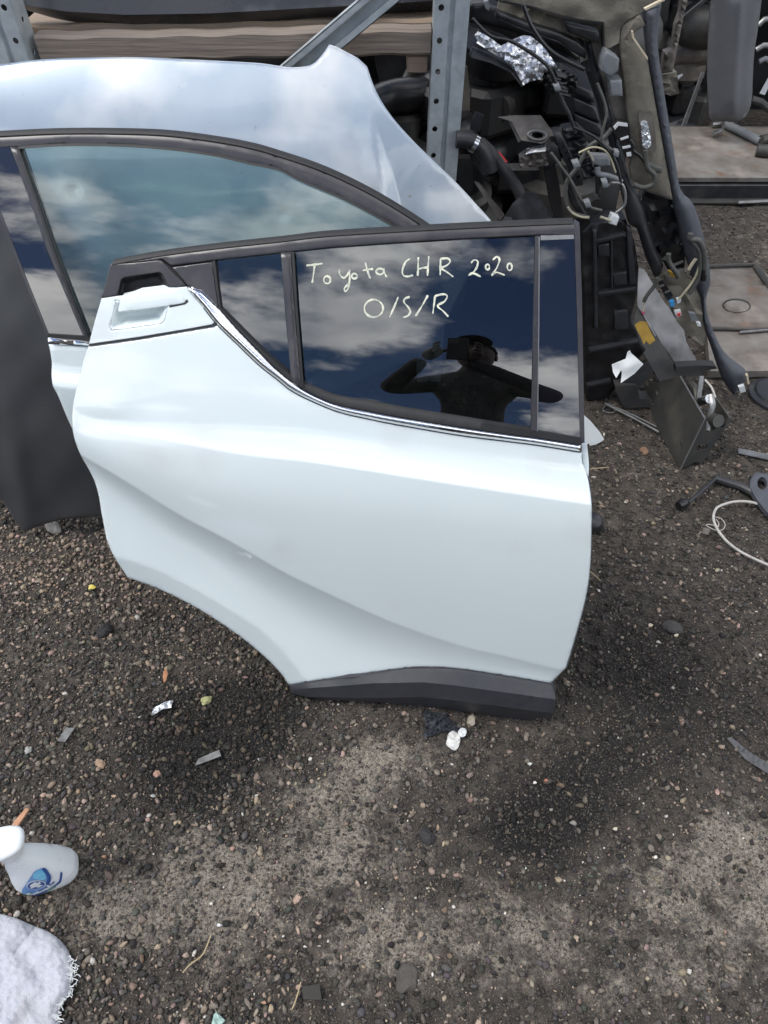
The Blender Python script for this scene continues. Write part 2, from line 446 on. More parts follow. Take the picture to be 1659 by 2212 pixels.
WL = {}
def wloc(o): return WL.get(o.name, np.zeros(3)) if o else np.zeros(3)
def mesh_obj(name, g, material, parent=None, smooth=35, loc=None):
    V, F = g
    base = wloc(parent) if parent is not None else (np.array(loc, float) if loc is not None else np.array([V[:, 0].mean(), V[:, 1].mean(), V[:, 2].min()]))
    me = bpy.data.meshes.new(name)
    me.from_pydata((np.asarray(V) - base).tolist(), [], [tuple(map(int, f)) for f in F]); me.validate(); me.update()
    if smooth is not None:
        me.polygons.foreach_set('use_smooth', [True] * len(me.polygons))
        if smooth < 180: me.set_sharp_from_angle(angle=math.radians(smooth))
    if material: me.materials.append(M[material] if isinstance(material, str) else material)
    o = bpy.data.objects.new(name, me); COL.objects.link(o)
    if parent is not None: o.parent = parent; WL[o.name] = base
    else: o.location = base; WL[o.name] = base
    return o
def tag(o, label, cat, group=None, kind=None):
    o['label'] = label; o['category'] = cat
    if group: o['group'] = group
    if kind: o['kind'] = kind
    return o
def thing(name, label, cat, loc, group=None):
    o = bpy.data.objects.new(name, None); COL.objects.link(o); o.empty_display_size = 0.1
    o.location = tuple(loc); WL[o.name] = np.array(loc, float)
    return tag(o, label, cat, group)
def sstep(x): x = np.clip(x, 0, 1); return x * x * (3 - 2 * x)
def vnoise(x, y, s=0):
    """smooth cheap noise for relief"""
    return (np.sin(x * 1.7 + 3.1 * s + 1.3 * np.sin(y * 1.1 + s)) + np.sin(y * 2.3 - x * .7 + 1.9 * s + 1.1 * np.sin(x * 1.9 - s)) + np.sin((x + y) * 3.1 + 5 * s) * .5) / 2.5

# ================================================================== ground
def axis(a, b, n, far): return np.concatenate([[-far, -far * .35, -far * .12, a - 1.2], np.linspace(a, b, n), [b + 1.2, b + far * .12, b + far * .35, b + far]])
gx, gy = axis(-1.7, 3.0, 300, 90.0), axis(-0.5, 4.4, 320, 90.0)
GX, GY = np.meshgrid(gx, gy)
def fade(X, Y): return sstep((X + 1.9) / .4) * sstep((3.2 - X) / .4) * sstep((Y + .7) / .4) * sstep((4.6 - Y) / .4)
def ground_z(X, Y):
    z = 0.006 * vnoise(X * 4, Y * 4, 1) + 0.004 * vnoise(X * 11, Y * 11, 2) + 0.0022 * vnoise(X * 37, Y * 35, 3) + 0.0012 * vnoise(X * 90, Y * 95, 4)
    return z * fade(X, Y) - 0.004
GZ = ground_z(GX, GY)
gv = np.stack([GX, GY, GZ], -1).reshape(-1, 3)
ni = len(gx)
gf = [(j * ni + i, j * ni + i + 1, (j + 1) * ni + i + 1, (j + 1) * ni + i) for j in range(len(gy) - 1) for i in range(ni - 1)]

def ground_material():
    m = bpy.data.materials.new('yard_dirt'); m.use_nodes = True
    nt = m.node_tree; N = nt.nodes; L = nt.links; p = N['Principled BSDF']
    p.inputs['Roughness'].default_value = 0.92; p.inputs['Specular IOR Level'].default_value = 0.25
    g = N.new('ShaderNodeNewGeometry'); pos = g.outputs['Position']
    def noise(s, d=6, r=0.6):
        n = N.new('ShaderNodeTexNoise'); n.inputs['Scale'].default_value = s; n.inputs['Detail'].default_value = d; n.inputs['Roughness'].default_value = r
        L.new(pos, n.inputs['Vector']); return n.outputs[0]
    def rng_(v, a, b, c=0.0, d=1.0):
        n = N.new('ShaderNodeMapRange'); n.interpolation_type = 'SMOOTHSTEP'
        for i, q in enumerate((a, b, c, d)): n.inputs[i + 1].default_value = q
        L.new(v, n.inputs[0]); return n.outputs[0]
    def mix(f, a, b, mode='MIX'):
        n = N.new('ShaderNodeMix'); n.data_type = 'RGBA'; n.blend_type = mode
        if isinstance(f, float): n.inputs[0].default_value = f
        else: L.new(f, n.inputs[0])
        for i, q in ((6, a), (7, b)):
            if isinstance(q, tuple): n.inputs[i].default_value = (*q, 1)
            else: L.new(q, n.inputs[i])
        return n.outputs[2]
    at_ = N.new('ShaderNodeAttribute'); at_.attribute_name = 'sand'
    dirt = mix(rng_(noise(30), .35, .65), (0.036, 0.032, 0.028), (0.078, 0.066, 0.055))
    dirt = mix(rng_(at_.outputs['Fac'], -.7, -.05), (0.013, 0.0125, 0.0125), dirt)
    sand = mix(rng_(noise(150, 8, .75), .36, .64), (0.060, 0.052, 0.043), (0.31, 0.272, 0.222))
    sand = mix(rng_(noise(420, 3, .6), .58, .68), sand, (0.42, 0.38, 0.31))
    mm = N.new('ShaderNodeMath'); mm.operation = 'MULTIPLY_ADD'; L.new(noise(26, 9, .72), mm.inputs[0]); mm.inputs[1].default_value = 3.6; mm.inputs[2].default_value = -1.85
    ad = N.new('ShaderNodeMath'); ad.operation = 'ADD'; L.new(at_.outputs['Fac'], ad.inputs[0]); L.new(mm.outputs[0], ad.inputs[1])
    col = mix(rng_(ad.outputs[0], .05, .95), dirt, sand)
    col = mix(rng_(noise(240, 3), .60, .70), col, (0.17, 0.145, 0.118))
    col = mix(rng_(noise(520, 2), .64, .70), col, (0.30, 0.265, 0.22))
    col = mix(rng_(noise(330, 2), .62, .72), col, (0.020, 0.019, 0.018))
    L.new(col, p.inputs['Base Color'])
    b = N.new('ShaderNodeBump'); b.inputs['Strength'].default_value = 0.9; b.inputs['Distance'].default_value = 0.004
    L.new(noise(260, 6, .7), b.inputs['Height']); L.new(b.outputs[0], p.inputs['Normal'])
    return m
M['ground'] = ground_material()
# where fine pale dust has been trodden in (patches of their own, x, y, radius, strength)
def blob(X, Y, x, y, rx, ry, k=1.0): return k * np.exp(-(((X - x) / rx) ** 2 + ((Y - y) / ry) ** 2))
def dark_amount(X, Y): return np.clip(-sand_amount(X, Y), 0, 1)
def sand_amount(X, Y):
    s = 0
    for px, py, rx, ry, k in ((820, 1620, .24, .09, .95), (640, 1700, .14, .08, .7), (860, 1760, .20, .07, .75), (420, 1900, .26, .09, 1.1), (300, 1990, .2, .06, .6), (1080, 1880, .2, .05, .7), (1540, 1840, .22, .15, .8), (760, 2060, .36, .06, .6), (1260, 2110, .26, .06, .45), (1640, 1960, .2, .16, .8),
                              (590, 1850, .2, .05, .85), (980, 1990, .36, .05, .7), (1180, 1560, .1, .05, .35), (1560, 620, .5, .2, .3), (1560, 500, .8, .2, .25)):
        c = gnd(px, py); s = s + blob(X, Y, c[0], c[1], rx, ry, k)
    s = s * (0.75 + 0.5 * vnoise(X * 13, Y * 15, 7)) + 0.10 * vnoise(X * 8, Y * 8, 9)
    for px, py, rx, ry, k in ((480, 1640, .17, .14, 1.15), (560, 1530, .12, .08, .7), (1080, 1760, .16, .09, .55), (1200, 1850, .18, .09, .55), (400, 1560, .26, .12, .5), (1300, 1700, .22, .10, .5), (1450, 1500, .3, .2, .6), (930, 1570, .22, .03, .5)):  # darker ground: damp patches, plus a narrow strip along the cladding foot
        c = gnd(px, py); s = s - blob(X, Y, c[0], c[1], rx, ry, k)
    return np.clip(s, -1, 1)
ground = mesh_obj('ground', (gv, gf), 'ground', smooth=180, loc=(0, 0, 0))
ground['kind'] = 'structure'; ground['label'] = 'dark gravelly dirt yard with pale trodden patches'
sa = ground.data.attributes.new('sand', 'FLOAT', 'POINT')
sa.data.foreach_set('value', sand_amount(gv[:, 0], gv[:, 1]).astype(np.float32))

# loose gravel
def gravel_material():
    m = bpy.data.materials.new('gravel_stone'); m.use_nodes = True
    nt = m.node_tree; N = nt.nodes; L = nt.links; p = N['Principled BSDF']
    p.inputs['Roughness'].default_value = 0.85; p.inputs['Specular IOR Level'].default_value = 0.3
    a = N.new('ShaderNodeAttribute'); a.attribute_name = 'stone'
    g = N.new('ShaderNodeNewGeometry')
    n = N.new('ShaderNodeTexNoise'); n.inputs['Scale'].default_value = 280; n.inputs['Detail'].default_value = 3
    L.new(g.outputs['Position'], n.inputs['Vector'])
    mr = N.new('ShaderNodeMapRange'); mr.inputs[1].default_value = .3; mr.inputs[2].default_value = .7; mr.inputs[3].default_value = .72; mr.inputs[4].default_value = 1.25
    L.new(n.outputs[0], mr.inputs[0])
    x = N.new('ShaderNodeMix'); x.data_type = 'RGBA'; x.blend_type = 'MULTIPLY'; x.inputs[0].default_value = 1
    L.new(a.outputs['Color'], x.inputs[6]); L.new(mr.outputs[0], x.inputs[7]); L.new(x.outputs[2], p.inputs['Base Color'])
    return m
M['gravel'] = gravel_material()
def ico():
    t = (1 + 5 ** .5) / 2
    v = np.array([(-1, t, 0), (1, t, 0), (-1, -t, 0), (1, -t, 0), (0, -1, t), (0, 1, t), (0, -1, -t), (0, 1, -t), (t, 0, -1), (t, 0, 1), (-t, 0, -1), (-t, 0, 1)], float)
    f = np.array([(0, 11, 5), (0, 5, 1), (0, 1, 7), (0, 7, 10), (0, 10, 11), (1, 5, 9), (5, 11, 4), (11, 10, 2), (10, 7, 6), (7, 1, 8), (3, 9, 4), (3, 4, 2), (3, 2, 6), (3, 6, 8), (3, 8, 9), (4, 9, 5), (2, 4, 11), (6, 2, 10), (8, 6, 7), (9, 8, 1)])
    return v / np.linalg.norm(v[0]), f
IV, IF = ico()
def stones_mesh(name, X, Y, R, C, sink=0.25, flat=(0.4, 0.85)):
    n = len(X)
    V = IV[None] * (1 + rng.uniform(-.38, .34, (n, 12, 1)))
    S = np.stack([rng.uniform(.75, 1.45, n), rng.uniform(.5, 1.0, n), rng.uniform(*flat, n)], -1)
    V = V * S[:, None]
    a = rng.uniform(0, 6.28, n); ta = rng.normal(0, .3, n)
    c, s = np.cos(ta)[:, None], np.sin(ta)[:, None]
    V = np.stack([V[..., 0] * c - V[..., 2] * s, V[..., 1], V[..., 0] * s + V[..., 2] * c], -1)
    c, s = np.cos(a)[:, None], np.sin(a)[:, None]
    V = np.stack([V[..., 0] * c - V[..., 1] * s, V[..., 0] * s + V[..., 1] * c, V[..., 2]], -1)
    V = V * R[:, None, None]
    V[..., 0] += X[:, None]; V[..., 1] += Y[:, None]
    V[..., 2] += (ground_z(X, Y) + R * S[:, 2] * (1 - 2 * sink) + .001)[:, None]
    F = IF[None] + (np.arange(n) * 12)[:, None, None]
    me = bpy.data.meshes.new(name)
    V = V.reshape(-1, 3); F = F.reshape(-1, 3)
    me.vertices.add(len(V)); me.vertices.foreach_set('co', V.ravel())
    me.loops.add(F.size); me.loops.foreach_set('vertex_index', F.ravel().astype(np.int32))
    me.polygons.add(len(F)); me.polygons.foreach_set('loop_start', np.arange(0, F.size, 3, dtype=np.int32))
    me.update(); me.validate()
    ca = me.attributes.new('stone', 'FLOAT_COLOR', 'POINT')
    ca.data.foreach_set('color', np.repeat(np.concatenate([C, np.ones((n, 1))], 1), 12, 0).astype(np.float32).ravel())
    me.materials.append(M['gravel'])
    o = bpy.data.objects.new(name, me); COL.objects.link(o); return o
def scatter(n, rlo, rhi, power, dens):
    """stones over the ground in view, thinned by dens(x, y)"""
    px = rng.uniform(-60, 1720, n * 8); py = rng.uniform(380, 2260, n * 8)
    # even per ground area: accept in proportion to area per pixel
    d = rays(px, py); t = -CAM_H / d[:, 2]
    P = EYE + d * t[:, None]
    w = t ** 3; w = np.minimum(w / 6.0, 1.0)
    k = rng.uniform(0, 1, len(px)) < w * 0.999
    P = P[k]; k = rng.uniform(0, 1, len(P)) < dens(P[:, 0], P[:, 1]); P = P[k][:n]
    R = rlo + (rhi - rlo) * rng.uniform(0, 1, len(P)) ** power
    return P[:, 0], P[:, 1], R
def stone_cols(n, tan=0.22, pale=0.04, X=None, Y=None):
    base = np.array([0.053, 0.048, 0.043]) * rng.uniform(.4, 1.9, (n, 1)) * (1 + rng.normal(0, .06, (n, 3)))
    q = rng.uniform(0, 1, n)
    tn = np.array([0.245, 0.19, 0.145]) * rng.uniform(.55, 1.6, (n, 1)) * (1 + rng.normal(0, .05, (n, 3)))
    wh = np.array([0.55, 0.52, 0.46]) * rng.uniform(.7, 1.3, (n, 1))
    gr = np.array([0.155, 0.132, 0.108]) * rng.uniform(.6, 1.4, (n, 1))
    tan = np.broadcast_to(tan, n); 
    c = np.where((q < tan)[:, None], tn, base)
    c = np.where(((q >= tan) & (q < tan + .22))[:, None], gr, c)
    c = np.where((q > 1 - pale)[:, None], wh, c)
    return np.clip(c, .008, .85)
c0 = gnd(120, 1230)
def tanness(X, Y): return np.clip(.10 + blob(X, Y, c0[0] + .05, c0[1] + .05, .55, .14, .62) + .05 * vnoise(X * 5, Y * 5, 3) + .10 * (X < -.2), .03, .7)
def dens_big(X, Y):
    s = np.clip(sand_amount(X, Y), 0, 1)
    left = sstep((.15 - X) / .5)
    return np.clip((1 - s * .72) * (0.46 + .54 * left), .02, 1)
def dens_small(X, Y): return np.clip(1 - .40 * np.clip(sand_amount(X, Y), 0, 1), .1, 1)
X, Y, R = scatter(46000, .0026, .0084, 2.8, dens_big)
o = stones_mesh('gravel', X, Y, R, stone_cols(len(X), tanness(X, Y), .006) * (1 - .72 * dark_amount(X, Y))[:, None])
X2, Y2, R2 = scatter(66000, .0011, .0030, 1.8, dens_small)
o2 = stones_mesh('fine_gravel', X2, Y2, R2, stone_cols(len(X2), np.clip(tanness(X2, Y2), 0, .25), .012) * (1 - .72 * dark_amount(X2, Y2))[:, None])
for q, lb in ((o, 'loose dark and tan gravel stones strewn over the yard'), (o2, 'fine grit and chippings between the gravel stones')):
    q['kind'] = 'stuff'; q['label'] = lb; q['category'] = 'gravel'

# ================================================================== white rear door, the nearest thing in the photograph
O1 = gnd(1190, 1556); O1[2] = 0
PR1 = slope_prof(((-1, .21), (0, .21), (.35, .22), (.56, .27), (.67, .50), (.80, .68), (1.05, .92), (1.3, 1.05)))
D1 = Surf(O1, 7.0, PR1)
zh = crop(164.6, 438.9, .3307); zw = crop(603.5, 466.3, .4299); zc = crop(548.6, 1426.4, .4299)
def L(*p): a = np.array(p, float); return lambda x: np.interp(x, a[:, 0], a[:, 1])
lineA = [(161, 898), (173, 914), (205, 925), (268, 936), (348, 949), (447, 968), (546, 984), (658, 996), (769, 1012), (936, 1039), (1095, 1063), (1267, 1088), (1300, 1093)]
lineB = [(165, 975), (175, 982), (189, 990), (268, 1037), (387, 1111), (506, 1174), (626, 1242), (768, 1309), (857, 1347), (992, 1394), (1095, 1418), (1214, 1448), (1260, 1459)]
lineD = [(235, 1199), (249, 1202), (324, 1224), (427, 1275), (506, 1323), (570, 1366), (640, 1440)]
yA = L((100, 885), *spl(lineA, 5)); yB = L((100, 930), *spl(lineB, 5)); yD = L((100, 1170), *spl(lineD, 5), (760, 1620), (1290, 2000))
yT = L((100, 872), (205, 903), (308, 915), (506, 912), (658, 922), (800, 942), (1000, 968), (1253, 1003), (1300, 1008))
hA = L((100, .003), (170, .005), (300, .012), (550, .020), (800, .026), (1300, .028))
wV = L((100, 30), (200, 36), (268, 45), (500, 62), (768, 78), (900, 62), (1000, 46), (1214, 26), (1300, 20))
dV = L((100, .012), (268, .020), (400, .023), (500, .023), (768, .020), (900, .014), (1000, .009), (1214, .005), (1300, .003))
def relief1(x, y, d=None):
    a, b, t = yA(x), yB(x), yT(x); h = hA(x); v = b + wV(x); dd = yD(x)
    r = np.zeros_like(x)
    k = np.clip((y - t) / (a - t), 0, 1); r = h * k ** 1.7
    rb = h - .04 * (b - a) * MPP + .004 * np.sin(np.clip((y - a) / np.maximum(b - a, 1), 0, 1) * math.pi)
    m = y > a; r = np.where(m, h - .04 * (np.minimum(y, b) - a) * MPP + .005 * np.sin(np.clip((y - a) / np.maximum(b - a, 1), 0, 1) * math.pi), r)
    q = np.clip((y - b) / (v - b), 0, 1); m = y > b
    r = np.where(m, r - dV(x) * (1 - (1 - q) ** 2), r)
    e = np.clip(np.minimum(y, dd) - v, 0, None) * MPP
    r = r + np.where(y > v, .26 * (e - .03 * (1 - np.exp(-e / .03))), 0)
    r = r - np.where(y > dd, .06 * (y - dd) * MPP, 0)
    # bulge at the rear of the shoulder
    r = r + .003 * np.exp(-(((x - 225) / 60) ** 2 + ((y - 880) / 30) ** 2))
    return r
chrome_lo = [(403, 619), (413, 634), (440, 664), (469, 700), (515, 745), (561, 789), (603, 822), (628, 842), (670, 864), (732, 889), (800, 905), (861, 917), (990, 939), (1100, 953), (1162, 961), (1256, 976)]
chrome_hi = [(436, 629), (452, 644), (477, 670), (518, 716), (561, 760), (603, 802), (651, 838), (690, 859), (732, 875), (800, 889), (861, 900.5), (990, 922), (1100, 938), (1162, 946), (1256, 961)]
gap = [(191, 746.5), (300, 731), (400, 714), (458, 704.5), (465, 702)]
left_edge = [(230, 1165), (219, 1107), (214, 1075), (205, 1042), (191, 1013), (173, 981), (160, 945), (156, 916), (157, 880), (165.5, 837), (180, 780), (191, 748)]
arch = [(623.5, 1480), (606, 1454), (566, 1414), (506.5, 1366.5), (427, 1315), (348, 1275), (276, 1248)]
arch2 = [(276, 1248), (245, 1200), (230, 1165)]
clad_top = [(1190, 1476), (1100, 1461), (1000, 1445.7), (935.5, 1441.4), (871, 1443.6), (763.5, 1458.6), (690, 1469), (623.5, 1480)]
right_edge = [(1257, 978), (1258, 1000), (1267, 1021), (1274, 1055), (1278, 1090), (1278, 1120), (1275, 1220), (1265, 1291), (1242, 1378), (1222, 1443)]
panel_out = (lin([(191, 749), (300, 733.5), (400, 716.5), (458, 707), (467, 702)], 7, False)[:-1] + spl([p for p in chrome_lo if p[0] >= 469], 7) + spl(right_edge, 7)[0:] + lin([(1222, 1443), (1190, 1476)], 7, False)[1:-1]
             + spl(clad_top, 7)[:-1] + spl(arch, 7)[:-1] + spl(arch2, 7)[:-1] + spl(left_edge, 7)[:-1])
door = thing('rear_car_door', 'white rear car door with dark window lettered by hand, leaning upright in front', 'car door', O1)
op = mesh_obj('outer_panel', sheet(panel_out, D1, lines=(*[[(x, yA(x) + e) for x in np.arange(172, 1276, 6.0)] for e in (-3.5, 0, 3.5)], *[[(x, yB(x) + e) for x in np.arange(180, 1230, 6.0)] for e in (-3.5, 0, 3.5)], [(x, yD(x)) for x in np.arange(242, 600, 6.0)]), step=6, relief=relief1, thick=.0012, roll=.0035), 'white', door, smooth=180)
# inner shell behind the skin, visible along the front edge
shell = spl([(1262, 950), (1264, 985), (1274, 1040), (1279, 1110), (1276, 1220), (1266, 1295), (1244, 1378), (1226, 1440)], 10) + [(1180, 1485), (660, 1470), (590, 1405), (520, 1340), (430, 1275), (330, 1225), (275, 1170), (250, 1110), (180, 960), (178, 880), (215, 760), (480, 715), (640, 860), (900, 930)]
def shell_rel(x, y, d): return relief1(x, y) - .035 - .045 * sstep(d / 40)
mesh_obj('inner_shell', sheet(lin(shell, 20), D1, step=40, relief=shell_rel, thick=.03), 'white_dirty', door)
flange = spl([(1257, 962), (1259, 1000), (1268, 1022)], 6) + spl([(1271, 1030), (1272, 1000), (1268, 960)], 6)
mesh_obj('hinge_flange', sheet(flange, D1, step=0, relief=lambda x, y, d: relief1(x, y) - .012, thick=.012), 'white', door)
# sill cladding in three facets
c1 = L((600, 1492), (626, 1490), (806.5, 1476), (914, 1473.7), (978.5, 1480), (1193.5, 1510), (1230, 1515))
c2 = L((600, 1502), (634.6, 1503.8), (763.5, 1508), (914, 1506), (978.5, 1512.4), (1189, 1540), (1230, 1546))
c0_ = L((600, 1484), *[(x, y) for x, y in clad_top[::-1]], (1230, 1482))
def clad_rel(x, y, d):
    a, b, c = c0_(x), c1(x), c2(x)
    base = relief1(x, a) * 1.0
    k = np.clip((y - a) / (b - a), 0, 1); k2 = np.clip((y - b) / (c - b), 0, 1)
    sc = np.clip((x - 610) / 140, .25, 1)
    return base + .002 + .026 * sc * k + .004 * sc * k2 - np.where(y > c, 1.5 * (y - c) * MPP, 0)
clad_out = (spl([(625, 1481.5), (690, 1470.5), (763.5, 1460), (871, 1445), (935.5, 1442.8), (1000, 1447), (1100, 1462.5), (1187, 1477.5)], 7) + [(1193.5, 1482), (1199, 1498), (1201, 1512), (1199, 1528), (1194, 1541), (1172, 1551), (1142, 1554.5)]
            + spl([(1100, 1550), (1021.5, 1540), (914, 1527.5), (806.5, 1516), (699, 1511), (650, 1503), (630, 1497)], 8))
mesh_obj('sill_cladding', sheet(clad_out, D1, lines=([(x, c1(x)) for x in range(628, 1196, 8)], [(x, c2(x)) for x in range(640, 1190, 8)]), step=8, relief=clad_rel, thick=.02, roll=.002), 'clad', door, smooth=22)
mesh_obj('sill_clip', sheet(lin([(1150, 1470), (1192, 1477), (1196, 1483), (1160, 1480)], 8), D1, step=0, off=-.004, thick=.02), 'blk', door)
# handle panel with pocket and pull
hp = spl([(219.5, 645), (206, 690), (192, 743)], 7) + lin([(192, 743.5), (300, 728), (400, 711.5), (458, 701), (464, 696)], 7, False) + spl([(466, 697), (440, 664.5), (413, 635), (404, 621)], 7) + lin([(403, 619.5), (381, 621.5), (363, 621), (355, 616.5), (307, 622.5), (264, 639), (251, 640)], 7, False)
pocket = spl([(251, 648), (243, 680), (236, 706), (241, 714.5)], 6)[:-1] + spl([(241, 714.5), (300, 707), (350, 699), (356, 692), (363, 662)], 6)[:-1] + lin([(363, 662), (372, 640), (300, 648), (258, 652)], 6, False)
mesh_obj('handle_panel', sheet(lin(hp, 6), D1, holes=[lin(pocket, 6)], step=8, relief=lambda x, y, d: 0 * x, thick=.0015, roll=.0013), 'white', door, smooth=180)
mesh_obj('handle_pocket', sheet(lin(pocket, 5), D1, step=5, off=-.001, relief=lambda x, y, d: -.034 * sstep(d / 26), thick=.001), 'white', door, smooth=180)
pull = spl([(263, 641), (300, 634), (340, 628.5), (379, 623)], 6) + spl([(383, 624), (394, 638), (401, 649), (399, 653.5)], 5) + spl([(394, 655.5), (366, 660.5), (310, 668.5), (259, 674.5)], 6) + [(255.5, 672), (256, 664)]
hnd = mesh_obj('door_pull', sheet(pull, D1, step=7, off=.002, relief=lambda x, y, d: .002 * sstep(d / 14), thick=.012, roll=.0018), 'white', door, smooth=60)
mesh_obj('pull_gap', sheet(lin([(366, 659), (399, 652.5), (404, 646), (407, 652), (400, 657.5), (366, 664.5)], 6), D1, step=0, off=.0005, thick=.002), 'rubber', door)
cap = [(219.5, 643.5), (229, 605), (237, 573), (241, 570.5)] + lin([(241, 570.5), (300, 566), (348, 561)], 7, False)[1:] + lin([(352, 566), (378, 593), (403, 617.5)], 7, False) + [(381, 620.5), (364, 620.5)]
capo = [(363, 618), (356, 603), (350, 592), (344, 588.5), (300, 595), (268, 600), (262, 605), (258, 620), (254, 637)]
cap_full = lin(cap + capo + [(251, 639)], 6)
mesh_obj('handle_surround', sheet(cap_full, D1, step=9, off=.001, thick=.004, roll=.0025), 'satin', door, smooth=60)
mesh_obj('handle_recess', sheet(lin([(250, 641), (258, 602), (345, 585), (366, 622), (355, 622), (307, 628), (266, 643)], 5), D1, step=6, off=-.004, relief=lambda x, y, d: -.02 * sstep(d / 10), thick=.001), 'rubber', door, smooth=180)
mesh_obj('panel_gap', sheet(lin([(192, 744.5), (300, 729.5), (400, 713), (458, 703), (466, 699.5), (467, 702.5), (459, 706), (400, 716), (300, 733), (191.5, 748)], 7), D1, step=0, off=.0004, thick=.004), 'rubber', door)
mesh_obj('corner_backing', sheet(lin([(338, 560), (470, 550), (482, 678), (440, 640), (404, 622), (372, 600)], 10), D1, step=0, off=-.009, thick=.002), 'rubber', door)
# window surround
top_hi = [(241, 570), (300, 558.5), (353, 549.6), (420, 540.5), (495, 531.5), (603, 520), (713, 507.5), (904, 496), (1060, 488), (1238, 480.5)]
top_lo = [(1240, 507), (1167, 508.5), (1154, 509), (1000, 516), (860, 524.5), (713, 535), (604.5, 546.4), (459, 563), (370, 574.5), (352, 561), (300, 566)]
mesh_obj('window_frame', sheet(spl([(x, y + 3.2) for x, y in top_hi], 10) + [(1252, 492), (1253, 505)] + lin(top_lo, 10, False), D1, step=14, off=.001, relief=lambda x, y, d: .002 * sstep(d / 9), thick=.012, roll=.002), 'satin', door, smooth=60)
mesh_obj('top_seal', sheet(spl([(x, y - 1.6) for x, y in top_hi], 10) + spl([(x, y + 2.6) for x, y in top_hi[::-1]], 10), D1, step=0, off=.002, thick=.014), 'rubber', door, smooth=60)
mesh_obj('pillar_edge', sheet(lin([(1241, 485), (1252.6, 493), (1257, 640), (1263, 956), (1256, 958), (1253, 944), (1247, 700), (1241, 508)], 14), D1, step=0, off=.0015, thick=.02, roll=.0), 'satin', door)
mesh_obj('pillar_applique', sheet(lin([(1167, 510), (1240, 508.5), (1246, 700), (1252.6, 945), (1162, 932)], 14), D1, step=20, off=-.0005, thick=.004), 'gloss_black', door, smooth=25)
mesh_obj('applique_tape', sheet(lin([(1168, 509), (1239.5, 507), (1240, 516), (1168, 519)], 14), D1, step=0, off=.0005, thick=.001), 'steel_edge', door)
mesh_obj('glass_run', sheet(lin([(1156, 511), (1165, 510), (1164, 700), (1160.5, 938), (1147, 936), (1152, 740)], 14), D1, step=0, off=.002, thick=.02), 'satin', door)
mesh_obj('run_highlight', sheet(lin([(1163.6, 512), (1166, 512), (1165, 700), (1162, 936), (1160, 936), (1163, 700)], 14), D1, step=0, off=.003, thick=.002), 'steel_edge', door)
mesh_obj('division_bar', sheet(lin([(607, 548), (630, 545), (637, 660), (653, 834), (640, 832), (629, 822), (619.5, 700)], 12), D1, step=10, off=.003, relief=lambda x, y, d: .003 * sstep(d / 7), thick=.02), 'satin', door, smooth=60)
mesh_obj('bar_seal', sheet(lin([(630, 546.5), (635, 546), (642, 660), (656, 836), (651, 834.5), (637, 661)], 12), D1, step=0, off=.0055, thick=.004), 'rubber', door)
mesh_obj('corner_trim', sheet(lin([(372, 577), (459, 565.5), (463, 600), (473, 668), (450, 642), (436, 628), (406, 617), (403, 614)], 8), D1, step=10, off=.0005, thick=.006, roll=.002), 'satin', door, smooth=60)
mesh_obj('corner_seal', sheet(lin([(458, 564.5), (464.5, 564), (470, 615), (478, 673), (473, 668), (466, 620)], 8), D1, step=0, off=.002, thick=.008), 'rubber', door)
belt_hi = [(477, 667), (518, 708), (561, 751), (603, 790), (655, 829.6), (690, 846), (732, 861), (800, 872), (861, 884), (990, 905), (1100, 923), (1162, 932), (1255, 948)]
mesh_obj('belt_seal', sheet(spl(belt_hi, 8) + spl([(x, y - .5) for x, y in chrome_hi[::-1]][:-2], 8), D1, step=0, off=.0035, thick=.012), 'rubber', door, smooth=60)
ch_lo = spl(chrome_lo, 6); ch_hi = spl(chrome_hi, 6)
mesh_obj('chrome_moulding', sheet([(405, 619)] + ch_hi[0:] + ch_lo[::-1][:-1], D1, step=3.4, off=.002, relief=lambda x, y, d: .007 * np.sin(np.clip(d / 7.0, 0, 1) * 1.571), thick=.006), 'chrome', door, smooth=60)
mesh_obj('moulding_shadow_gap', sheet(spl([(x, y - 1) for x, y in chrome_lo[2:]], 8) + spl([(x - 1, y + 2.2) for x, y in chrome_lo[2:][::-1]], 8), D1, step=0, off=.0012, thick=.004), 'rubber', door)
wg = spl([(655, 832), (690, 848), (732, 863), (800, 875), (861, 887), (990, 908), (1100, 926), (1152, 936)], 12) + [(1158, 720), (1160, 506), (860, 520), (632, 543), (640, 660)]
win = mesh_obj('window_glass', sheet(lin(wg, 16), D1, step=22, off=-.006, thick=.0035), 'tint', door, smooth=25)
mesh_obj('quarter_glass', sheet(lin([(463, 563), (606, 545), (618, 700), (630, 815), (600, 790), (556, 748), (475, 670)], 14), D1, step=22, off=-.006, thick=.0035), 'tint', door, smooth=25)
# hand lettering on the window
def ribbon(strokes, surf, w, off):
    gs = []
    for s in strokes:
        p = np.array(spl(zw(s), 2.0)); t = np.gradient(p, axis=0); t /= np.linalg.norm(t, axis=1)[:, None] + 1e-9
        n = np.stack([-t[:, 1], t[:, 0]], -1); q_ = np.arange(len(p)); ww = w * (1 + .30 * np.sin(q_ * .33 + len(p)) + .14 * np.sin(q_ * .9))[:, None]; ww[0] *= .5; ww[-1] *= .45
        a, b = p + n * ww / 2, p - n * ww / 2
        A = surf.hit(a[:, 0], a[:, 1], off); B = surf.hit(b[:, 0], b[:, 1], off); m = len(p)
        V = np.concatenate([A, B]); F = [(i, i + 1, m + i + 1, m + i) for i in range(m - 1)]
        V2 = np.concatenate([V, V + surf.back * .0006]); k = 2 * m
        F += [tuple(q + k for q in f[::-1]) for f in F]; gs.append((V2, F))
    return join(*gs)
def loop_(cx, cy, rx, ry, a0=0): return [(cx + rx * math.cos(a0 + a), cy + ry * math.sin(a0 + a)) for a in np.linspace(0, 6.5, 13)]
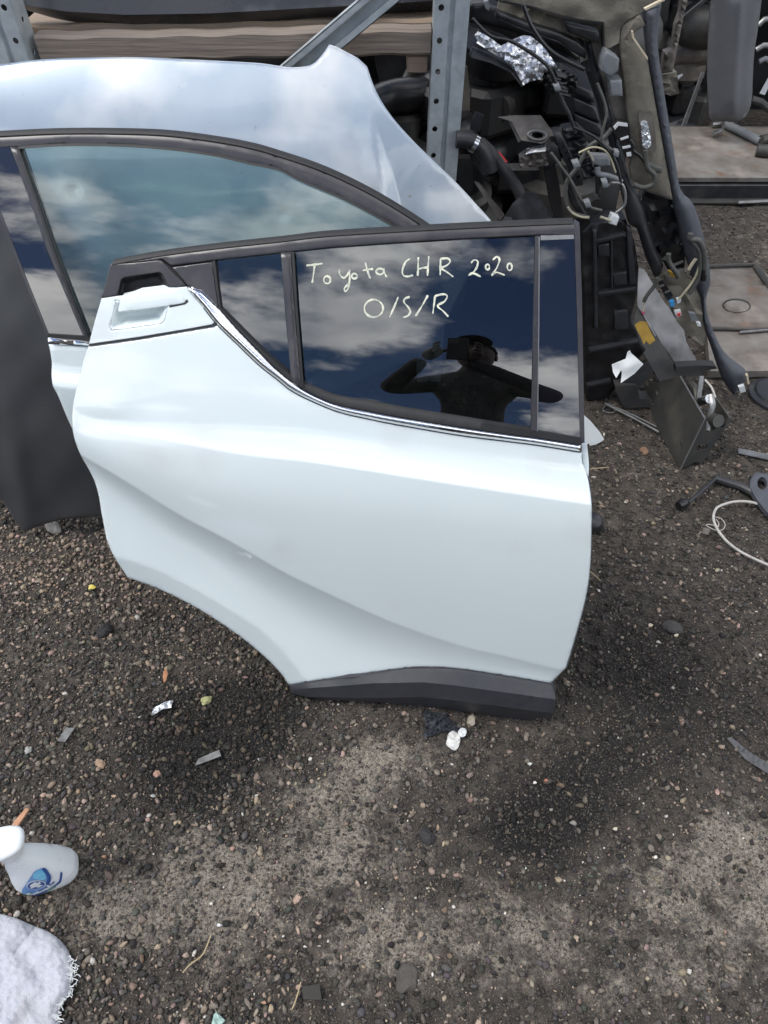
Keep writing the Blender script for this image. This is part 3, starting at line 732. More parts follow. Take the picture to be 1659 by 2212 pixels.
words = [
    [[(135, 250), (175, 246), (217, 240)], [(178, 245), (172, 290), (165, 337)], loop_(240, 322, 17, 19), [(300, 272), (306, 298), (325, 312), (345, 292), (353, 270)], [(353, 270), (353, 320), (345, 365), (332, 380), (326, 366), (340, 350), (356, 340)],
     loop_(377, 303, 14, 13), [(432, 235), (442, 275), (456, 314)], [(418, 275), (445, 270), (472, 267)], loop_(505, 280, 19, 15, 5.6), [(524, 264), (528, 285), (539, 309)]],
    [[(656, 216), (634, 232), (619, 270), (622, 298), (645, 305), (672, 298)], [(698, 208), (697, 260), (695, 302)], [(751, 203), (747, 255), (744, 302)], [(697, 268), (720, 262), (746, 259)],
     [(810, 214), (809, 260), (808, 298)], [(808, 216), (845, 214), (858, 230), (840, 250), (814, 263), (845, 285), (874, 307)]],
    [[(963, 238), (978, 222), (997, 230), (990, 262), (968, 290), (951, 300), (972, 288), (1012, 306)], loop_(1046, 257, 10, 13), [(1072, 222), (1092, 206), (1106, 220), (1094, 258), (1074, 290), (1066, 299), (1090, 284), (1132, 298)], loop_(1157, 257, 12, 18)],
    [loop_(474, 465, 47, 44, 5.2), [(597, 408), (578, 455), (554, 510)], [(655, 407), (632, 416), (626, 434), (648, 460), (658, 482), (646, 502), (622, 511)], [(746, 399), (718, 450), (684, 504)],
     [(782, 404), (777, 445), (771, 492)], [(780, 404), (820, 394), (843, 402), (830, 430), (795, 452), (822, 478), (849, 507)]]]
for w_ in words:
    mesh_obj('lettering', ribbon(w_, D1, 3.4, -.0048), 'marker', win, smooth=None)

# ================================================================== front door standing behind it
O2 = O1 + D1.B * 0.25
PR2 = slope_prof(((-1, .21), (0, .21), (.35, .22), (.56, .26), (.68, .46), (.80, .60), (1.05, .86), (1.3, 1.0)))
D2 = Surf(O2, 5.0, PR2)
fdoor = thing('front_car_door', 'white front car door with greenish window and arched black frame, behind the lettered door', 'car door', O2)
za = crop(0, 0, .3637); zb = crop(548.6, 0, .3307); zl = crop(0, 384, .3597)
f_hi = [(-70, 296), (0, 291), (127, 285.5), (255, 285.5), (364, 290), (473, 304), (546, 318), (603, 334.6), (681, 360.5), (747, 389), (813, 423), (870, 457), (925, 493), (1000, 545)]
f_lo = [(-70, 326), (20, 318), (40, 318), (145, 312), (291, 314.5), (436, 329.5), (545.5, 353), (603, 365.5), (648, 388), (747, 431), (830, 476), (876, 508), (940, 560)]
mesh_obj('window_frame', sheet(spl([(x, y + 3) for x, y in f_hi], 12) + spl(f_lo[::-1], 12), D2, step=14, relief=lambda x, y, d: .003 * sstep(d / 9), thick=.014, roll=.002), 'satin', fdoor, smooth=60)
mesh_obj('top_seal', sheet(spl([(x, y - 2) for x, y in f_hi], 12) + spl([(x, y + 3.4) for x, y in f_hi[::-1]], 12), D2, step=0, off=.003, thick=.016), 'rubber', fdoor, smooth=60)
mesh_obj('inner_seal', sheet(spl([(x, y - 1) for x, y in f_lo[2:]], 12) + spl([(x, y + 4) for x, y in f_lo[2:][::-1]], 12), D2, step=0, off=.0035, thick=.012), 'rubber', fdoor, smooth=60)
fg = spl(f_lo[2:], 16) + [(960, 640), (640, 835), (420, 800), (188, 742), (110, 530), (60, 380)]
mesh_obj('window_glass', sheet(lin(fg, 18), D2, step=30, off=-.006, thick=.0035), 'green_glass', fdoor, smooth=25)
mesh_obj('glass_run', sheet(lin([(22, 318), (40, 319), (80, 430), (120, 548), (193, 738), (181, 730), (105, 548), (60, 420)], 14), D2, step=8, off=.001, relief=lambda x, y, d: .003 * sstep(d / 5), thick=.02), 'satin', fdoor, smooth=60)
mesh_obj('run_seal', sheet(lin([(34, 319), (40, 319), (80, 430), (120, 548), (196, 742), (190, 741), (115, 549), (75, 431)], 14), D2, step=0, off=.0042, thick=.004), 'rubber', fdoor)
mesh_obj('pillar_applique', sheet(lin([(-60, 318), (21, 318), (60, 421), (104, 548), (180, 727), (104, 724), (50, 590), (0, 457), (-50, 330)], 14), D2, step=20, off=-.0005, thick=.004), 'gloss_black', fdoor, smooth=25)
mesh_obj('pillar_edge', sheet(lin([(-62, 318), (-50, 326), (1, 456), (52, 589), (106, 724), (103, 727), (48, 592), (-3, 459), (-58, 330)], 14), D2, step=0, off=.0005, thick=.02), 'satin', fdoor)
mesh_obj('belt_seal', sheet(lin([(103, 722), (190, 727), (420, 770), (420, 788), (192, 739), (103, 730.5)], 14), D2, step=0, off=.003, thick=.012), 'rubber', fdoor)
mesh_obj('chrome_moulding', sheet(lin([(103.6, 730.5), (192, 738.5), (420, 788), (420, 797), (192, 746.6), (104, 739)], 10), D2, step=5, off=.005, relief=lambda x, y, d: .005 * np.sqrt(np.clip(d / 4, 0, 1)), thick=.006), 'chrome', fdoor, smooth=50)
f_rel = lambda x, y, d: .024 * sstep((y - (790 + .13 * (x - 110))) / 44.0) - .10 * np.clip(y - (836 + .05 * (x - 110)), 0, None) * MPP
fp = spl([(105, 744), (111.5, 780), (111, 808), (114, 834), (124, 852), (155, 924), (200, 1000), (250, 1090), (300, 1180), (330, 1230)], 8) + [(700, 1330), (1100, 1380), (1180, 1250), (1190, 1050), (1150, 960), (700, 870), (420, 800), (192, 748)]
mesh_obj('outer_panel', sheet(lin(fp, 12), D2, lines=([(x, 836 + .05 * (x - 110)) for x in range(116, 600, 10)],), step=12, relief=f_rel, thick=.0012, roll=.004), 'white', fdoor, smooth=180)
def f_shell(x, y, d): return f_rel(x, y, d) - .03 - .04 * sstep(d / 40)
mesh_obj('inner_shell', sheet(lin([(118, 760), (126, 840), (165, 925), (330, 1220), (700, 1320), (1090, 1370), (1170, 1250), (1180, 1050), (1140, 975), (700, 890), (420, 815)], 20), D2, step=40, relief=f_shell, thick=.03), 'white_dirty', fdoor)
mesh_obj('speaker_cone', sheet(circ(760, 1120, 70, 72, 28), D2, step=14, off=-.09, relief=lambda x, y, d: -.02 * sstep(d / 50), thick=.01), 'blk', fdoor, smooth=180)

# ================================================================== pale body panel propped against the rack
O3 = np.array([0, 1.33, 0])
D3 = Surf(O3, 2.0, slope_prof(((-1, .12), (0, .12), (.6, .22), (.85, .42), (1.0, .85), (1.15, 1.4), (1.4, 1.8))))
sil = thing('body_panel', 'pale silver-blue car body panel with pointed top corner and fold, against the rack', 'body panel', O3)
b_out = (spl([(-110, 158), (0, 140), (100, 128), (275, 123.5), (400, 128), (549, 135.6), (600, 142), (631, 145.5), (671, 140.5), (694, 120.7), (711, 96)], 8)[:-1]
         + lin([(711, 96), (727, 101), (773.5, 125.7), (793, 144)], 8, False)[:-1] + spl([(793, 144), (813, 198), (846, 251), (896, 307.5), (978.5, 387), (1028, 440), (1060.5, 476)], 8) + [(1061, 500), (1010, 600), (930, 760), (700, 860), (100, 800), (70, 700), (-90, 400)])
crL = L((0, 760), (150, 778), (178.6, 785), (281, 806.5), (426, 830), (520, 845), (700, 880)); crR = L((0, 765), (150, 780), (200, 797), (264.6, 813), (357, 843), (456, 869), (520, 888), (700, 950))
def sil_rel(x, y, d):
    a, b = crL(y), crR(y)
    w = np.maximum(b - a, 2)
    k = np.clip((x - a) / w, 0, 1)
    r = -.019 * sstep((y - 225) / 200) * k                      # the fold steps inwards
    r = r + .003 * np.exp(-((x - a + 3) / 22) ** 2) * sstep((y - 120) / 120)
    r = r - .05 * sstep((x - 820) / 260) * sstep((y - 100) / 300)
    r = r + .0012 * vnoise(x / 150, y / 90, 4)
    for cx, cy, s in ((80 * 2, 412, 12), (612, 462, 12)): r = r - .003 * np.exp(-(((x - cx) / s) ** 2 + ((y - cy) / s) ** 2))
    r = r + .012 * np.exp(-((y - (128 + .00002 * (x - 300) ** 2)) / 12) ** 2) * (x < 690) * 0
    return r
fold = [(crL(y), y) for y in range(236, 700, 6)]; fold2 = [(crR(y), y) for y in range(240, 700, 6)]; fold3 = [(crR(y) + 3.5, y) for y in range(240, 700, 6)]; fold4 = [(crR(y) - 3.5, y) for y in range(262, 700, 6)]
mesh_obj('skin', sheet(lin(b_out, 9), D3, lines=(fold, fold2, fold3, fold4), step=8, relief=sil_rel, thick=.0012, roll=.006), 'silver', sil, smooth=180)
inner = lin([(20, 170), (300, 150), (600, 165), (690, 150), (760, 150), (800, 230), (900, 345), (1000, 450), (1000, 560), (900, 740), (690, 830), (120, 780), (60, 500)], 24)
mesh_obj('inner_frame', sheet(inner, D3, step=40, off=-.03, relief=lambda x, y, d: sil_rel(x, y, d) - .01, thick=.01), 'steel_dark', sil)

# ================================================================== dark grey panel at the left
O4 = gnd(54, 1150); O4[2] = 0
D4 = Surf(O4, 4.0, slope_prof(((-1, .08), (0, .08), (.25, .14), (.6, .34), (.9, .55), (1.3, .8))))
dk = (spl([(-160, 1010), (-60, 1040), (0, 1078), (32, 1125), (54, 1150)], 9)[:-1] + spl([(54, 1150), (86, 1136), (144, 1121), (219, 1116)], 9) + [(290, 1100), (240, 900), (150, 700), (60, 480), (0, 345), (-60, 330), (-160, 420)])
dkp = mesh_obj('quarter_skin', sheet(lin(dk, 12), D4, step=12, relief=lambda x, y, d: .012 * np.sin(np.clip((x + 100) / 330, 0, 1) * math.pi) + .003 * vnoise(x / 60, y / 70, 5) + .010 * np.exp(-((x - (20 + (y - 900) * .16)) / 26) ** 2) * sstep((y - 800) / 200), thick=.003, roll=.006), 'darkpanel', smooth=180)
tag(dkp, 'matt dark grey bodywork panel standing at the left edge behind the white doors', 'body panel')

# ================================================================== steel rack, timber and bumper on its shelf
RY = 1.93
rack = thing('storage_rack', 'galvanised steel storage rack with punched uprights and diagonal brace', 'rack', (0, RY, 0))
def punched(x0, x1, y, z0, z1, hx, hz, r, thick, axis_='x'):
    """upright strip of steel with real round holes; axis_ 'x' faces the camera, 'y' faces sideways"""
    out = lin([(x0, z0), (x1, z0), (x1, z1), (x0, z1)], .2)
    hs = [circ(hx, z, r, n=16) for z in hz]
    vo, F, _ = tri2d([(a * 1000, b * 1000) for a, b in out], [[(a * 1000, b * 1000) for a, b in h] for h in hs], (), 0)
    vo = vo / 1000
    if axis_ == 'x':
        P = np.stack([vo[:, 0], np.full(len(vo), y), vo[:, 1]], -1); return solid(P, F[:, ::-1], np.array([0, thick, 0]))
    P = np.stack([np.full(len(vo), y), vo[:, 0], vo[:, 1]], -1); return solid(P, F, np.array([thick, 0, 0]))
xr0, xr1 = at(931, 180, RY)[0], at(1002, 180, RY)[0]
wpost = xr1 - xr0
hz = [at(x, y, RY)[2] for x, y in ((948, 16.5), (944.8, 89), (941.5, 156), (938.8, 220), (935.5, 279.5), (933.2, 335.7))]
pitch_ = (hz[0] - hz[-1]) / 5
holes_z = [hz[0] + pitch_ * k for k in range(-14, 9) if .05 < hz[0] + pitch_ * k < 1.95]
def upright(x0, mirror):
    s = -1 if mirror else 1
    gs = []
    w = wpost
    X = lambda a: x0 + s * a
    def strip(a, b, y0, y1):
        p = np.array([(X(a), y0, 0), (X(b), y1, 0), (X(b), y1, 2.0), (X(a), y0, 2.0)]); F = np.array([(0, 1, 2), (0, 2, 3)]); return solid(p, F, np.array([0, .002, 0]))
    lo, hi = sorted((X(0), X(w * .42)))
    gs.append(punched(lo, hi, RY, 0, 2.0, X(w * .19), holes_z, .0068, .002))
    gs += [strip(w * .42, w * .47, RY, RY + .010), strip(w * .47, w * .55, RY + .010, RY + .010), strip(w * .55, w * .60, RY + .010, RY + .002), strip(w * .60, w * 1.0, RY + .002, RY + .002)]
    gs.append(punched(RY + .002, RY + .075, X(0), 0, 2.0, RY + .04, [z + pitch_ / 2 for z in holes_z], .0068, .002, 'y'))
    gs.append(punched(RY + .004, RY + .075, X(w) - (.002 if not mirror else 0), 0, 2.0, RY + .04, [z + pitch_ / 2 for z in holes_z], .0068, .002, 'y'))
    return join(*gs)
mesh_obj('upright', upright(xr0, False), 'galv', rack, smooth=20)
xl0 = at(88, 130, RY)[0] - .0
# left post: seen with its inner side turned to the camera
xl = at(62, 130, RY)[0]
mesh_obj('upright', upright(xl, True), 'galv', rack, smooth=20)
ba, bb = at(655, 140, 1.90), at(845, -20, 1.90)
bdir = (bb - ba) / np.linalg.norm(bb - ba); ba = ba - bdir * .35; bb = bb + bdir * .5
nrm = np.cross(bdir, [0, 1, 0]); wb = .026
def bar(a, b, n, w, y0, y1):
    p = np.array([a - n * w, b - n * w, b + n * w, a + n * w]); p[:, 1] += y0
    return solid(p, np.array([(0, 1, 2), (0, 2, 3)]), np.array([0, y1 - y0, 0]))
mesh_obj('brace', join(bar(ba, bb, nrm, wb, .022, .024), bar(ba + nrm * (wb - .006), bb + nrm * (wb - .006), nrm, .007, 0, .003), bar(ba - nrm * (wb - .006), bb - nrm * (wb - .006), nrm, .007, 0, .003),
                       bar(ba + nrm * wb, bb + nrm * wb, nrm, .001, .0, .024), bar(ba - nrm * wb, bb - nrm * wb, nrm, .001, 0, .024)), 'galv', rack, smooth=20)
def beam(name, pa, pb, h, dep, m, rough_=.003):
    """sawn timber between two top-front corners"""
    pa, pb = np.array(pa), np.array(pb); n = 40
    V = []; F = []
    for i in range(n + 1):
        p = pa + (pb - pa) * i / n; j = rough_ * np.array([0, math.sin(i * 1.3), math.sin(i * .9 + 1)]) * .5
        b = .006
        for dy, dz in ((b, 0), (0, -b), (0, -h + b), (b, -h), (dep - b, -h), (dep, -h + b), (dep, -b), (dep - b, 0)): V.append(p + j + np.array([0, dy, dz]))
    for i in range(n):
        for k in range(8): F.append((i * 8 + k, i * 8 + (k + 1) % 8, (i + 1) * 8 + (k + 1) % 8, (i + 1) * 8 + k))
    F += [tuple(range(8))[::-1], tuple(n * 8 + k for k in range(8))]
    return mesh_obj(name, (np.array(V), F), m, smooth=30)
YB = RY + .02
ta, tb = at(72, 79, YB), at(932, 62, YB)
hb = at(500, 79, YB)[2] - at(500, 136, YB)[2]
tag(beam('timber_beam', ta, tb, hb, .05, 'wood'), 'weathered grey timber beam along the front of the rack shelf', 'timber')
tc1, tc2 = at(70, 55, YB + .075), at(935, 42, YB + .075)
tag(beam('timber_board', tc1 + [-.03, 0, 0], tc2, .045, .14, 'wood_new'), 'paler timber board behind the weathered beam on the rack shelf', 'timber')
e1, e2 = at(880, 108, YB + .03), at(925, 110, YB + .03)
hbk = tb[2] - hb - .003
tag(mesh_obj('timber_block', box(((e1[0] + e2[0]) / 2, YB + .10, hbk - .022), (e2[0] - e1[0], .16, .040), bev=.003), 'wood_new'), 'sawn timber block end under the beam beside the rack post', 'timber')
# bumper resting on the shelf
BS = Surf((0, YB + .03, 0), 0, ((-1, 0), (4, 0)))
zsh = tc1[2]
bm_lo = [(38, 14), (75, 27), (145, 45), (255, 55), (364, 56), (480, 53), (603, 47), (760, 38), (930, 24), (1010, 16)]
b_mid = L((0, 6), (47, 10), (145, 25), (273, 32), (450, 29), (603, 21), (760, 12), (930, 2), (1010, -4))
bm_out = spl(bm_lo, 10) + [(1010, -160), (500, -160), (36, -160), (34, -60)]
def bm_rel(x, y, d):
    return np.where(y > b_mid(x), -.0022 * (y - b_mid(x)), -.0004 * (b_mid(x) - y)) - .10 * ((x - 430) / 600) ** 2
bum = mesh_obj('bumper_cover', sheet(lin(bm_out, 12), BS, lines=([(x, b_mid(x)) for x in range(40, 1005, 10)],), step=13, relief=bm_rel, thick=.004, roll=.003), 'bumper', smooth=28)
tag(bum, 'scuffed black bumper cover lying along the top rack shelf', 'bumper')

# ================================================================== parts heaped behind the doors and the rack
def Vp(y0, slope=.12, yaw=0): return lean((0, y0, 0), slope, yaw)
zt = crop(960, 0, .2315); z4 = crop(1206.9, 0, .2725); z5 = crop(1207, 438.9, .2728); z6 = crop(1261.8, 740.6, .2394); z1 = crop(1426.4, 0, .1402)
def plate(name, pts, surf, m, label=None, cat=None, parent=None, step=14, off=0.0, thick=.004, relief=None, smooth=35, curve=False, holes=(), roll=0.0, group=None):
    o = mesh_obj(name, sheet(spl(pts, step * .6, True) if curve else lin(pts, step * .7), surf, holes=holes, step=step, off=off, relief=relief, thick=thick, roll=roll), m, parent, smooth)
    if label: tag(o, label, cat, group)
    return o
def pipe(name, pts, surf, r, m, parent=None, off=0.02, k=6, n=10):
    p = np.array(pts, float); P = surf.hit(p[:, 0], p[:, 1], off)
    return mesh_obj(name, tube(spl3(P, k), r, n), m, parent, smooth=60)

# added near-black sheets that keep sky light out and the view behind dark
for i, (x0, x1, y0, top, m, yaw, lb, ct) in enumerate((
        (-1.75, -.55, 2.55, 1.12, 'pit', 6, 'added black sheet keeping the space under the rack dark at left', 'bumper'), (-.70, .30, 2.45, 1.02, 'pit', -5, 'added black sheet keeping the space below the rack shelf dark', 'dark sheet'),
        (.16, .95, 2.75, 1.5, 'pit', 8, 'black undertray added to keep the view behind the rack post dark', 'backdrop'), (.45, 1.02, 3.0, 1.65, 'pit', -6, 'added black sheet keeping the view behind the heaped parts dark', 'lining'),
        (1.05, 2.6, 4.45, 1.9, 'pit', 4, 'added black sheet darkening the view beyond the steel deck', 'bumper'), (2.5, 4.3, 4.6, 1.9, 'pit', -5, 'added black sheet darkening the far right beyond the deck', 'cowl'))):
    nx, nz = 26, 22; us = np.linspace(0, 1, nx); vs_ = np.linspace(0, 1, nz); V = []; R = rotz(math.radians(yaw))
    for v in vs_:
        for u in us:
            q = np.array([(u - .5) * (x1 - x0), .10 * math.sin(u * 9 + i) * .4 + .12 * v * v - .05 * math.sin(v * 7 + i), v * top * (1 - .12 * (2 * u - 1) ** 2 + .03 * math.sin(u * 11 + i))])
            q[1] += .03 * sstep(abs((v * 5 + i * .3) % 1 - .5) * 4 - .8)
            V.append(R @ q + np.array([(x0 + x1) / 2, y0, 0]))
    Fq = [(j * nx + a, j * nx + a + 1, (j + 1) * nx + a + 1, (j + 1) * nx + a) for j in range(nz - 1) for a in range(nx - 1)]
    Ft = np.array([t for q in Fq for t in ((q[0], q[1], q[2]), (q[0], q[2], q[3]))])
    tag(mesh_obj(['standing_skin', 'rack_backdrop', 'backdrop', 'heap_backdrop', 'standing_skin', 'deck_backdrop'][i], solid(np.array(V), Ft, np.array([0, .02, 0])), m, smooth=40), lb, ct)  # part names aside, all six are added dark sheets

S20, S19, S18, S17 = Vp(2.05, .10), Vp(1.95, .10), Vp(1.85, .12), Vp(1.72, .14)
# slanted black parts seen between panel and post
plate('engine_cover', [(805, 110), (915, 105), (922, 300), (900, 290), (850, 235), (822, 190)], Vp(2.2, .15), 'blk', 'black engine cover in the gap left of the rack post', 'cover')
plate('kick_plate', [(884, 175), (905, 210), (924, 330), (918, 335), (880, 250)], Vp(2.1, .2), 'trim', 'slate grey kick plate half hidden by the rack post', 'trim')
pipe('steering_column', [(905, 120), (870, 190), (840, 245)], Vp(2.12, .2), .016, 'steel_dark')
tag(bpy.data.objects['steering_column'], 'dark steel column slanting behind the silver panel corner', 'column')
plate('door_card_strip', zt([(190, 610), (215, 640), (235, 830), (238, 1030), (170, 1035), (180, 800)]), Vp(2.02, .1), 'beige', 'narrow beige trim strip right of the rack post', 'trim', thick=.02)
# black air hose
hose = thing('air_hose', 'curved black rubber air hose with metal clip beside the rack post', 'hose', S18.hit(np.array(1010.), np.array(420.)))
hp_ = zt([(110, 1300), (230, 1310), (330, 1370), (400, 1480), (430, 1600)])
pipe('elbow', hp_, S18, np.array([.021] * 25), 'blk2', hose, off=.03, k=6, n=16)
pipe('long_tube', zt([(330, 1330), (430, 1420), (560, 1590), (680, 1760), (770, 1960), (800, 2120)]), S18, .016, 'blk2', hose, off=.02, n=14)
cpt = S18.hit(*np.array(zt([(275, 1395), (318, 1320)])).T, .03)
mesh_obj('hose_clip', tube(S18.hit(*np.array(zt([(262, 1330), (296, 1350)])).T, .03), .0235, 18), 'shiny', hose)
pipe('stub', zt([(330, 1060), (300, 1140), (285, 1210)]), S19, .014, 'blk2', hose, off=.03, n=14)
plate('lower_bracket', zt([(120, 1480), (240, 1480), (270, 1600), (260, 1790), (230, 1830), (130, 1700)]), S19, 'blk', parent=hose, off=.0, thick=.03)
plate('hose_label', zt([(500, 1415), (520, 1420), (590, 1510), (575, 1520)]), S18, 'red', parent=hose, off=.042, thick=.001, step=8)
# pale sill strip and floor tray under the hose
plate('sill_strip', zt([(280, 1700), (330, 1720), (560, 2010), (520, 2060), (500, 2040)]), Vp(1.74, .3), 'bracket', 'dull metal sill strip slanting beside the silver panel tip', 'metal strip', thick=.01, step=10)
plate('floor_tray', zt([(540, 2060), (640, 1900), (760, 1790), (860, 1800), (940, 1920), (1020, 2070), (1000, 2160), (560, 2160)]), Vp(1.70, .2), 'blk2', 'charcoal plastic tray just above the lettered door frame', 'tray', relief=lambda x, y, d: .006 * vnoise(x / 12, y / 10, 2))
# foil heat shield
foilS = Vp(1.05, .9)
hs = thing('heat_shield', 'crumpled silver foil heat shield on black backing', 'heat shield', foilS.hit(np.array(1140.), np.array(160.)))
fo = zt([(280, 330), (310, 295), (400, 330), (530, 430), (640, 370), (740, 330), (810, 340), (920, 430), (1000, 540), (1050, 620), (930, 680), (900, 740), (800, 760), (740, 790), (690, 680), (560, 560), (400, 460), (320, 400)])
plate('foil', fo, foilS, 'foil', parent=hs, step=6, relief=lambda x, y, d: .010 * vnoise(x / 9, y / 7, 3) + .006 * vnoise(x / 4, y / 3.4, 6) + .02 * sstep(d / 20), thick=.002, smooth=50)
plate('backing', zt([(232, 520), (262, 440), (420, 500), (640, 620), (690, 700), (740, 800), (720, 810), (620, 680), (430, 590), (250, 545)]), foilS, 'blk2', parent=hs, off=-.02, thick=.012, roll=.004)
plate('rim', zt([(300, 400), (400, 465), (560, 565), (680, 680), (735, 795), (750, 790), (700, 675), (570, 550), (410, 450), (310, 385)]), foilS, 'shiny', parent=hs, off=.004, thick=.004, step=6)
# loom and fuse block right of the foil
fb = thing('fuse_block', 'black fuse block with silver terminals below the foil', 'fuse block', S18.hit(np.array(1205.), np.array(210.)))
plate('block', zt([(930, 660), (1010, 640), (1120, 650), (1240, 720), (1250, 800), (1180, 880), (1120, 920), (1010, 880), (900, 780)]), S18, 'blk', parent=fb, thick=.05, relief=lambda x, y, d: .008 * vnoise(x / 4, y / 4, 2), step=7)
for i in range(5):
    plate('terminal', zt([(960 + 22 * i, 700 + 38 * i), (1090 + 22 * i, 735 + 38 * i), (1086 + 22 * i, 752 + 38 * i), (955 + 22 * i, 718 + 38 * i)]), S18, 'steel_edge', parent=fb, off=.012, thick=.004, step=6)
plate('terminal_cap', zt([(1040, 670), (1130, 690), (1140, 730), (1060, 715)]), S18, 'shiny', parent=fb, off=.02, thick=.015, step=6)
pipe('lead', zt([(995, 630), (1010, 720), (1080, 900), (1160, 1060), (1205, 1180), (1222, 1245)]), S18, .0045, 'blk2', fb, off=.05)
# big slatted charcoal panel
sp_ = thing('slatted_panel', 'charcoal slatted panel leaning behind the beige pillar trim', 'panel', S20.hit(np.array(1260.), np.array(290.)))
plate('backing', zt([(870, 330), (1180, 470), (1330, 700), (1420, 960), (1490, 1290), (1240, 1200), (1190, 900), (1060, 640)]), S20, 'trim', parent=sp_, thick=.02)
for i, q in enumerate(([(1180, 760), (1390, 870), (1400, 960), (1190, 860)], [(1195, 905), (1415, 1000), (1450, 1145), (1205, 1040)], [(1215, 1060), (1458, 1165), (1485, 1285), (1235, 1190)])):
    plate('slat', zt(q), S20, 'blk2', parent=sp_, off=.02, thick=.02, roll=.004, step=10)
# dull bracket plate with pressed ring, chromed mount
br = thing('mounting_bracket', 'dull pressed metal bracket with round hole in the dark heap', 'bracket', Vp(1.3, .8).hit(np.array(1160.), np.array(290.)))
bS = Vp(1.3, .8)
hole = circ(*zt([(870, 1265)])[0], 13, 6.5, 18, .1)
plate('plate', zt([(500, 1095), (640, 1080), (900, 1080), (1060, 1300), (900, 1340), (720, 1310), (620, 1130)]), bS, 'bracket', parent=br, holes=[hole], step=7, thick=.004, relief=lambda x, y, d: .004 * vnoise(x / 10, y / 9, 1))
ring = bS.hit(*np.array(circ(*zt([(865, 1262)])[0], 20, 10, 24, .1) + circ(*zt([(865, 1262)])[0], 20, 10, 24, .1)[:1]).T, .004)
mesh_obj('pressed_ring', tube(ring, .0035, 8, False), 'steel_edge', br)
plate('flange', zt([(600, 1130), (640, 1120), (720, 1310), (690, 1330)]), bS, 'steel_dark', parent=br, off=-.004, thick=.03)
em = thing('engine_mount', 'bright worn metal engine mount catching light in the heap', 'engine mount', S17.hit(np.array(1155.), np.array(350.)))
plate('top', zt([(765, 1395), (830, 1370), (985, 1340), (985, 1395), (960, 1420), (760, 1440)]), Vp(1.0, 1.2), 'shiny', parent=em, thick=.006, step=8, roll=.003)
plate('face', zt([(705, 1480), (760, 1440), (965, 1420), (990, 1520), (960, 1545), (710, 1570)]), S18, 'bracket', parent=em, thick=.03, step=7, relief=lambda x, y, d: .005 * vnoise(x / 5, y / 4, 4))
plate('cheek', zt([(960, 1400), (1000, 1330), (1060, 1330), (1090, 1500), (1000, 1560), (975, 1540)]), S17, 'blk', parent=em, thick=.04, roll=.004)
# ribbed black support
rs = thing('radiator_support', 'black ribbed plastic radiator support slanting down the heap', 'radiator support', S17.hit(np.array(1220.), np.array(440.)))
plate('spine', zt([(1010, 1240), (1080, 1230), (1300, 1690), (1290, 1730), (1210, 1740), (1180, 1640)]), S17, 'blk2', parent=rs, thick=.035, roll=.003)
for i in range(7):
    c = (1075 + 28 * i, 1330 + 56 * i)
    plate('rib', zt([c, (c[0] + 34, c[1] - 18), (c[0] + 52, c[1] + 16), (c[0] + 18, c[1] + 34)]), S17, 'blk', parent=rs, off=.012, thick=.02, step=7)
for i, q in enumerate(([(1100, 1200), (1240, 1170), (1330, 1250), (1130, 1310)], [(1120, 1330), (1320, 1290), (1350, 1350), (1160, 1420)], [(1180, 1450), (1350, 1400), (1390, 1470), (1210, 1530)], [(1250, 1560), (1390, 1500), (1410, 1640), (1300, 1680)])):
    plate('fin', zt(q), S18, 'blk2', parent=rs, thick=.03, step=9, roll=.003, relief=lambda x, y, d: .01 * vnoise(x / 9, y / 5, 3))
plate('leg', zt([(940, 1600), (1040, 1570), (1080, 1760), (1110, 2070), (1040, 2080), (990, 1900)]), S18, 'blk', parent=rs, thick=.04, off=.0)
plate('side_rail', zt([(1080, 1550), (1150, 1600), (1240, 1850), (1350, 2050), (1290, 2070), (1180, 1900)]), S17, 'blk', parent=rs, thick=.03, off=.03, roll=.003)
pipe('loom', zt([(1560, 1200), (1480, 1290), (1350, 1370), (1240, 1560), (1150, 1680), (1130, 1800), (1145, 1920), (1200, 1990), (1350, 2030)]), S17, .0055, 'wire_grey', rs, off=.05)
pipe('pale_wire', zt([(1150, 1930), (1190, 1985), (1260, 2020), (1350, 2032)]), S17, .0032, 'copper', rs, off=.055)
cn = thing('wire_connector', 'white plug on a short wire tail above the door corner', 'connector', S17.hit(np.array(1330.), np.array(475.)))
plate('plug', zt([(1560, 2005), (1632, 2030), (1605, 2105), (1535, 2085)]), S17, 'whitepl', parent=cn, off=.06, thick=.02, step=7, roll=.002)
pipe('tail', zt([(1455, 2025), (1500, 2040), (1550, 2060)]), S17, .0035, 'copper', cn, off=.06)
sk = thing('sensor_plug', 'violet-grey electrical socket with yellow wire in the heap', 'connector', S17.hit(np.array(1300.), np.array(345.)))
plate('body', zt([(1380, 1465), (1540, 1475), (1550, 1540), (1470, 1555), (1385, 1530)]), S17, 'greybox', parent=sk, off=.05, thick=.03, step=8, roll=.003)
pipe('lead', zt([(1340, 1410), (1370, 1460), (1390, 1500)]), S17, .003, 'copper', sk, off=.06)
rg = thing('pipe_union', 'small ringed metal pipe union below the grey socket', 'pipe fitting', S17.hit(np.array(1310.), np.array(390.)))
rc = zt([(1515, 1690)])[0]; rr_ = S17.hit(*np.array(circ(*rc, 9, 9, 20) + [circ(*rc, 9, 9, 20)[0]]).T, .05)
mesh_obj('ring', tube(rr_, .004, 8, False), 'steel_edge', rg)
pipe('pipe', zt([(1430, 1560), (1440, 1620), (1520, 1640), (1600, 1670), (1650, 1700)]), S17, .007, 'greybox', rg, off=.05)
pipe('stem', zt([(1435, 1640), (1435, 1760), (1440, 1800)]), S17, .007, 'blk', rg, off=.045)

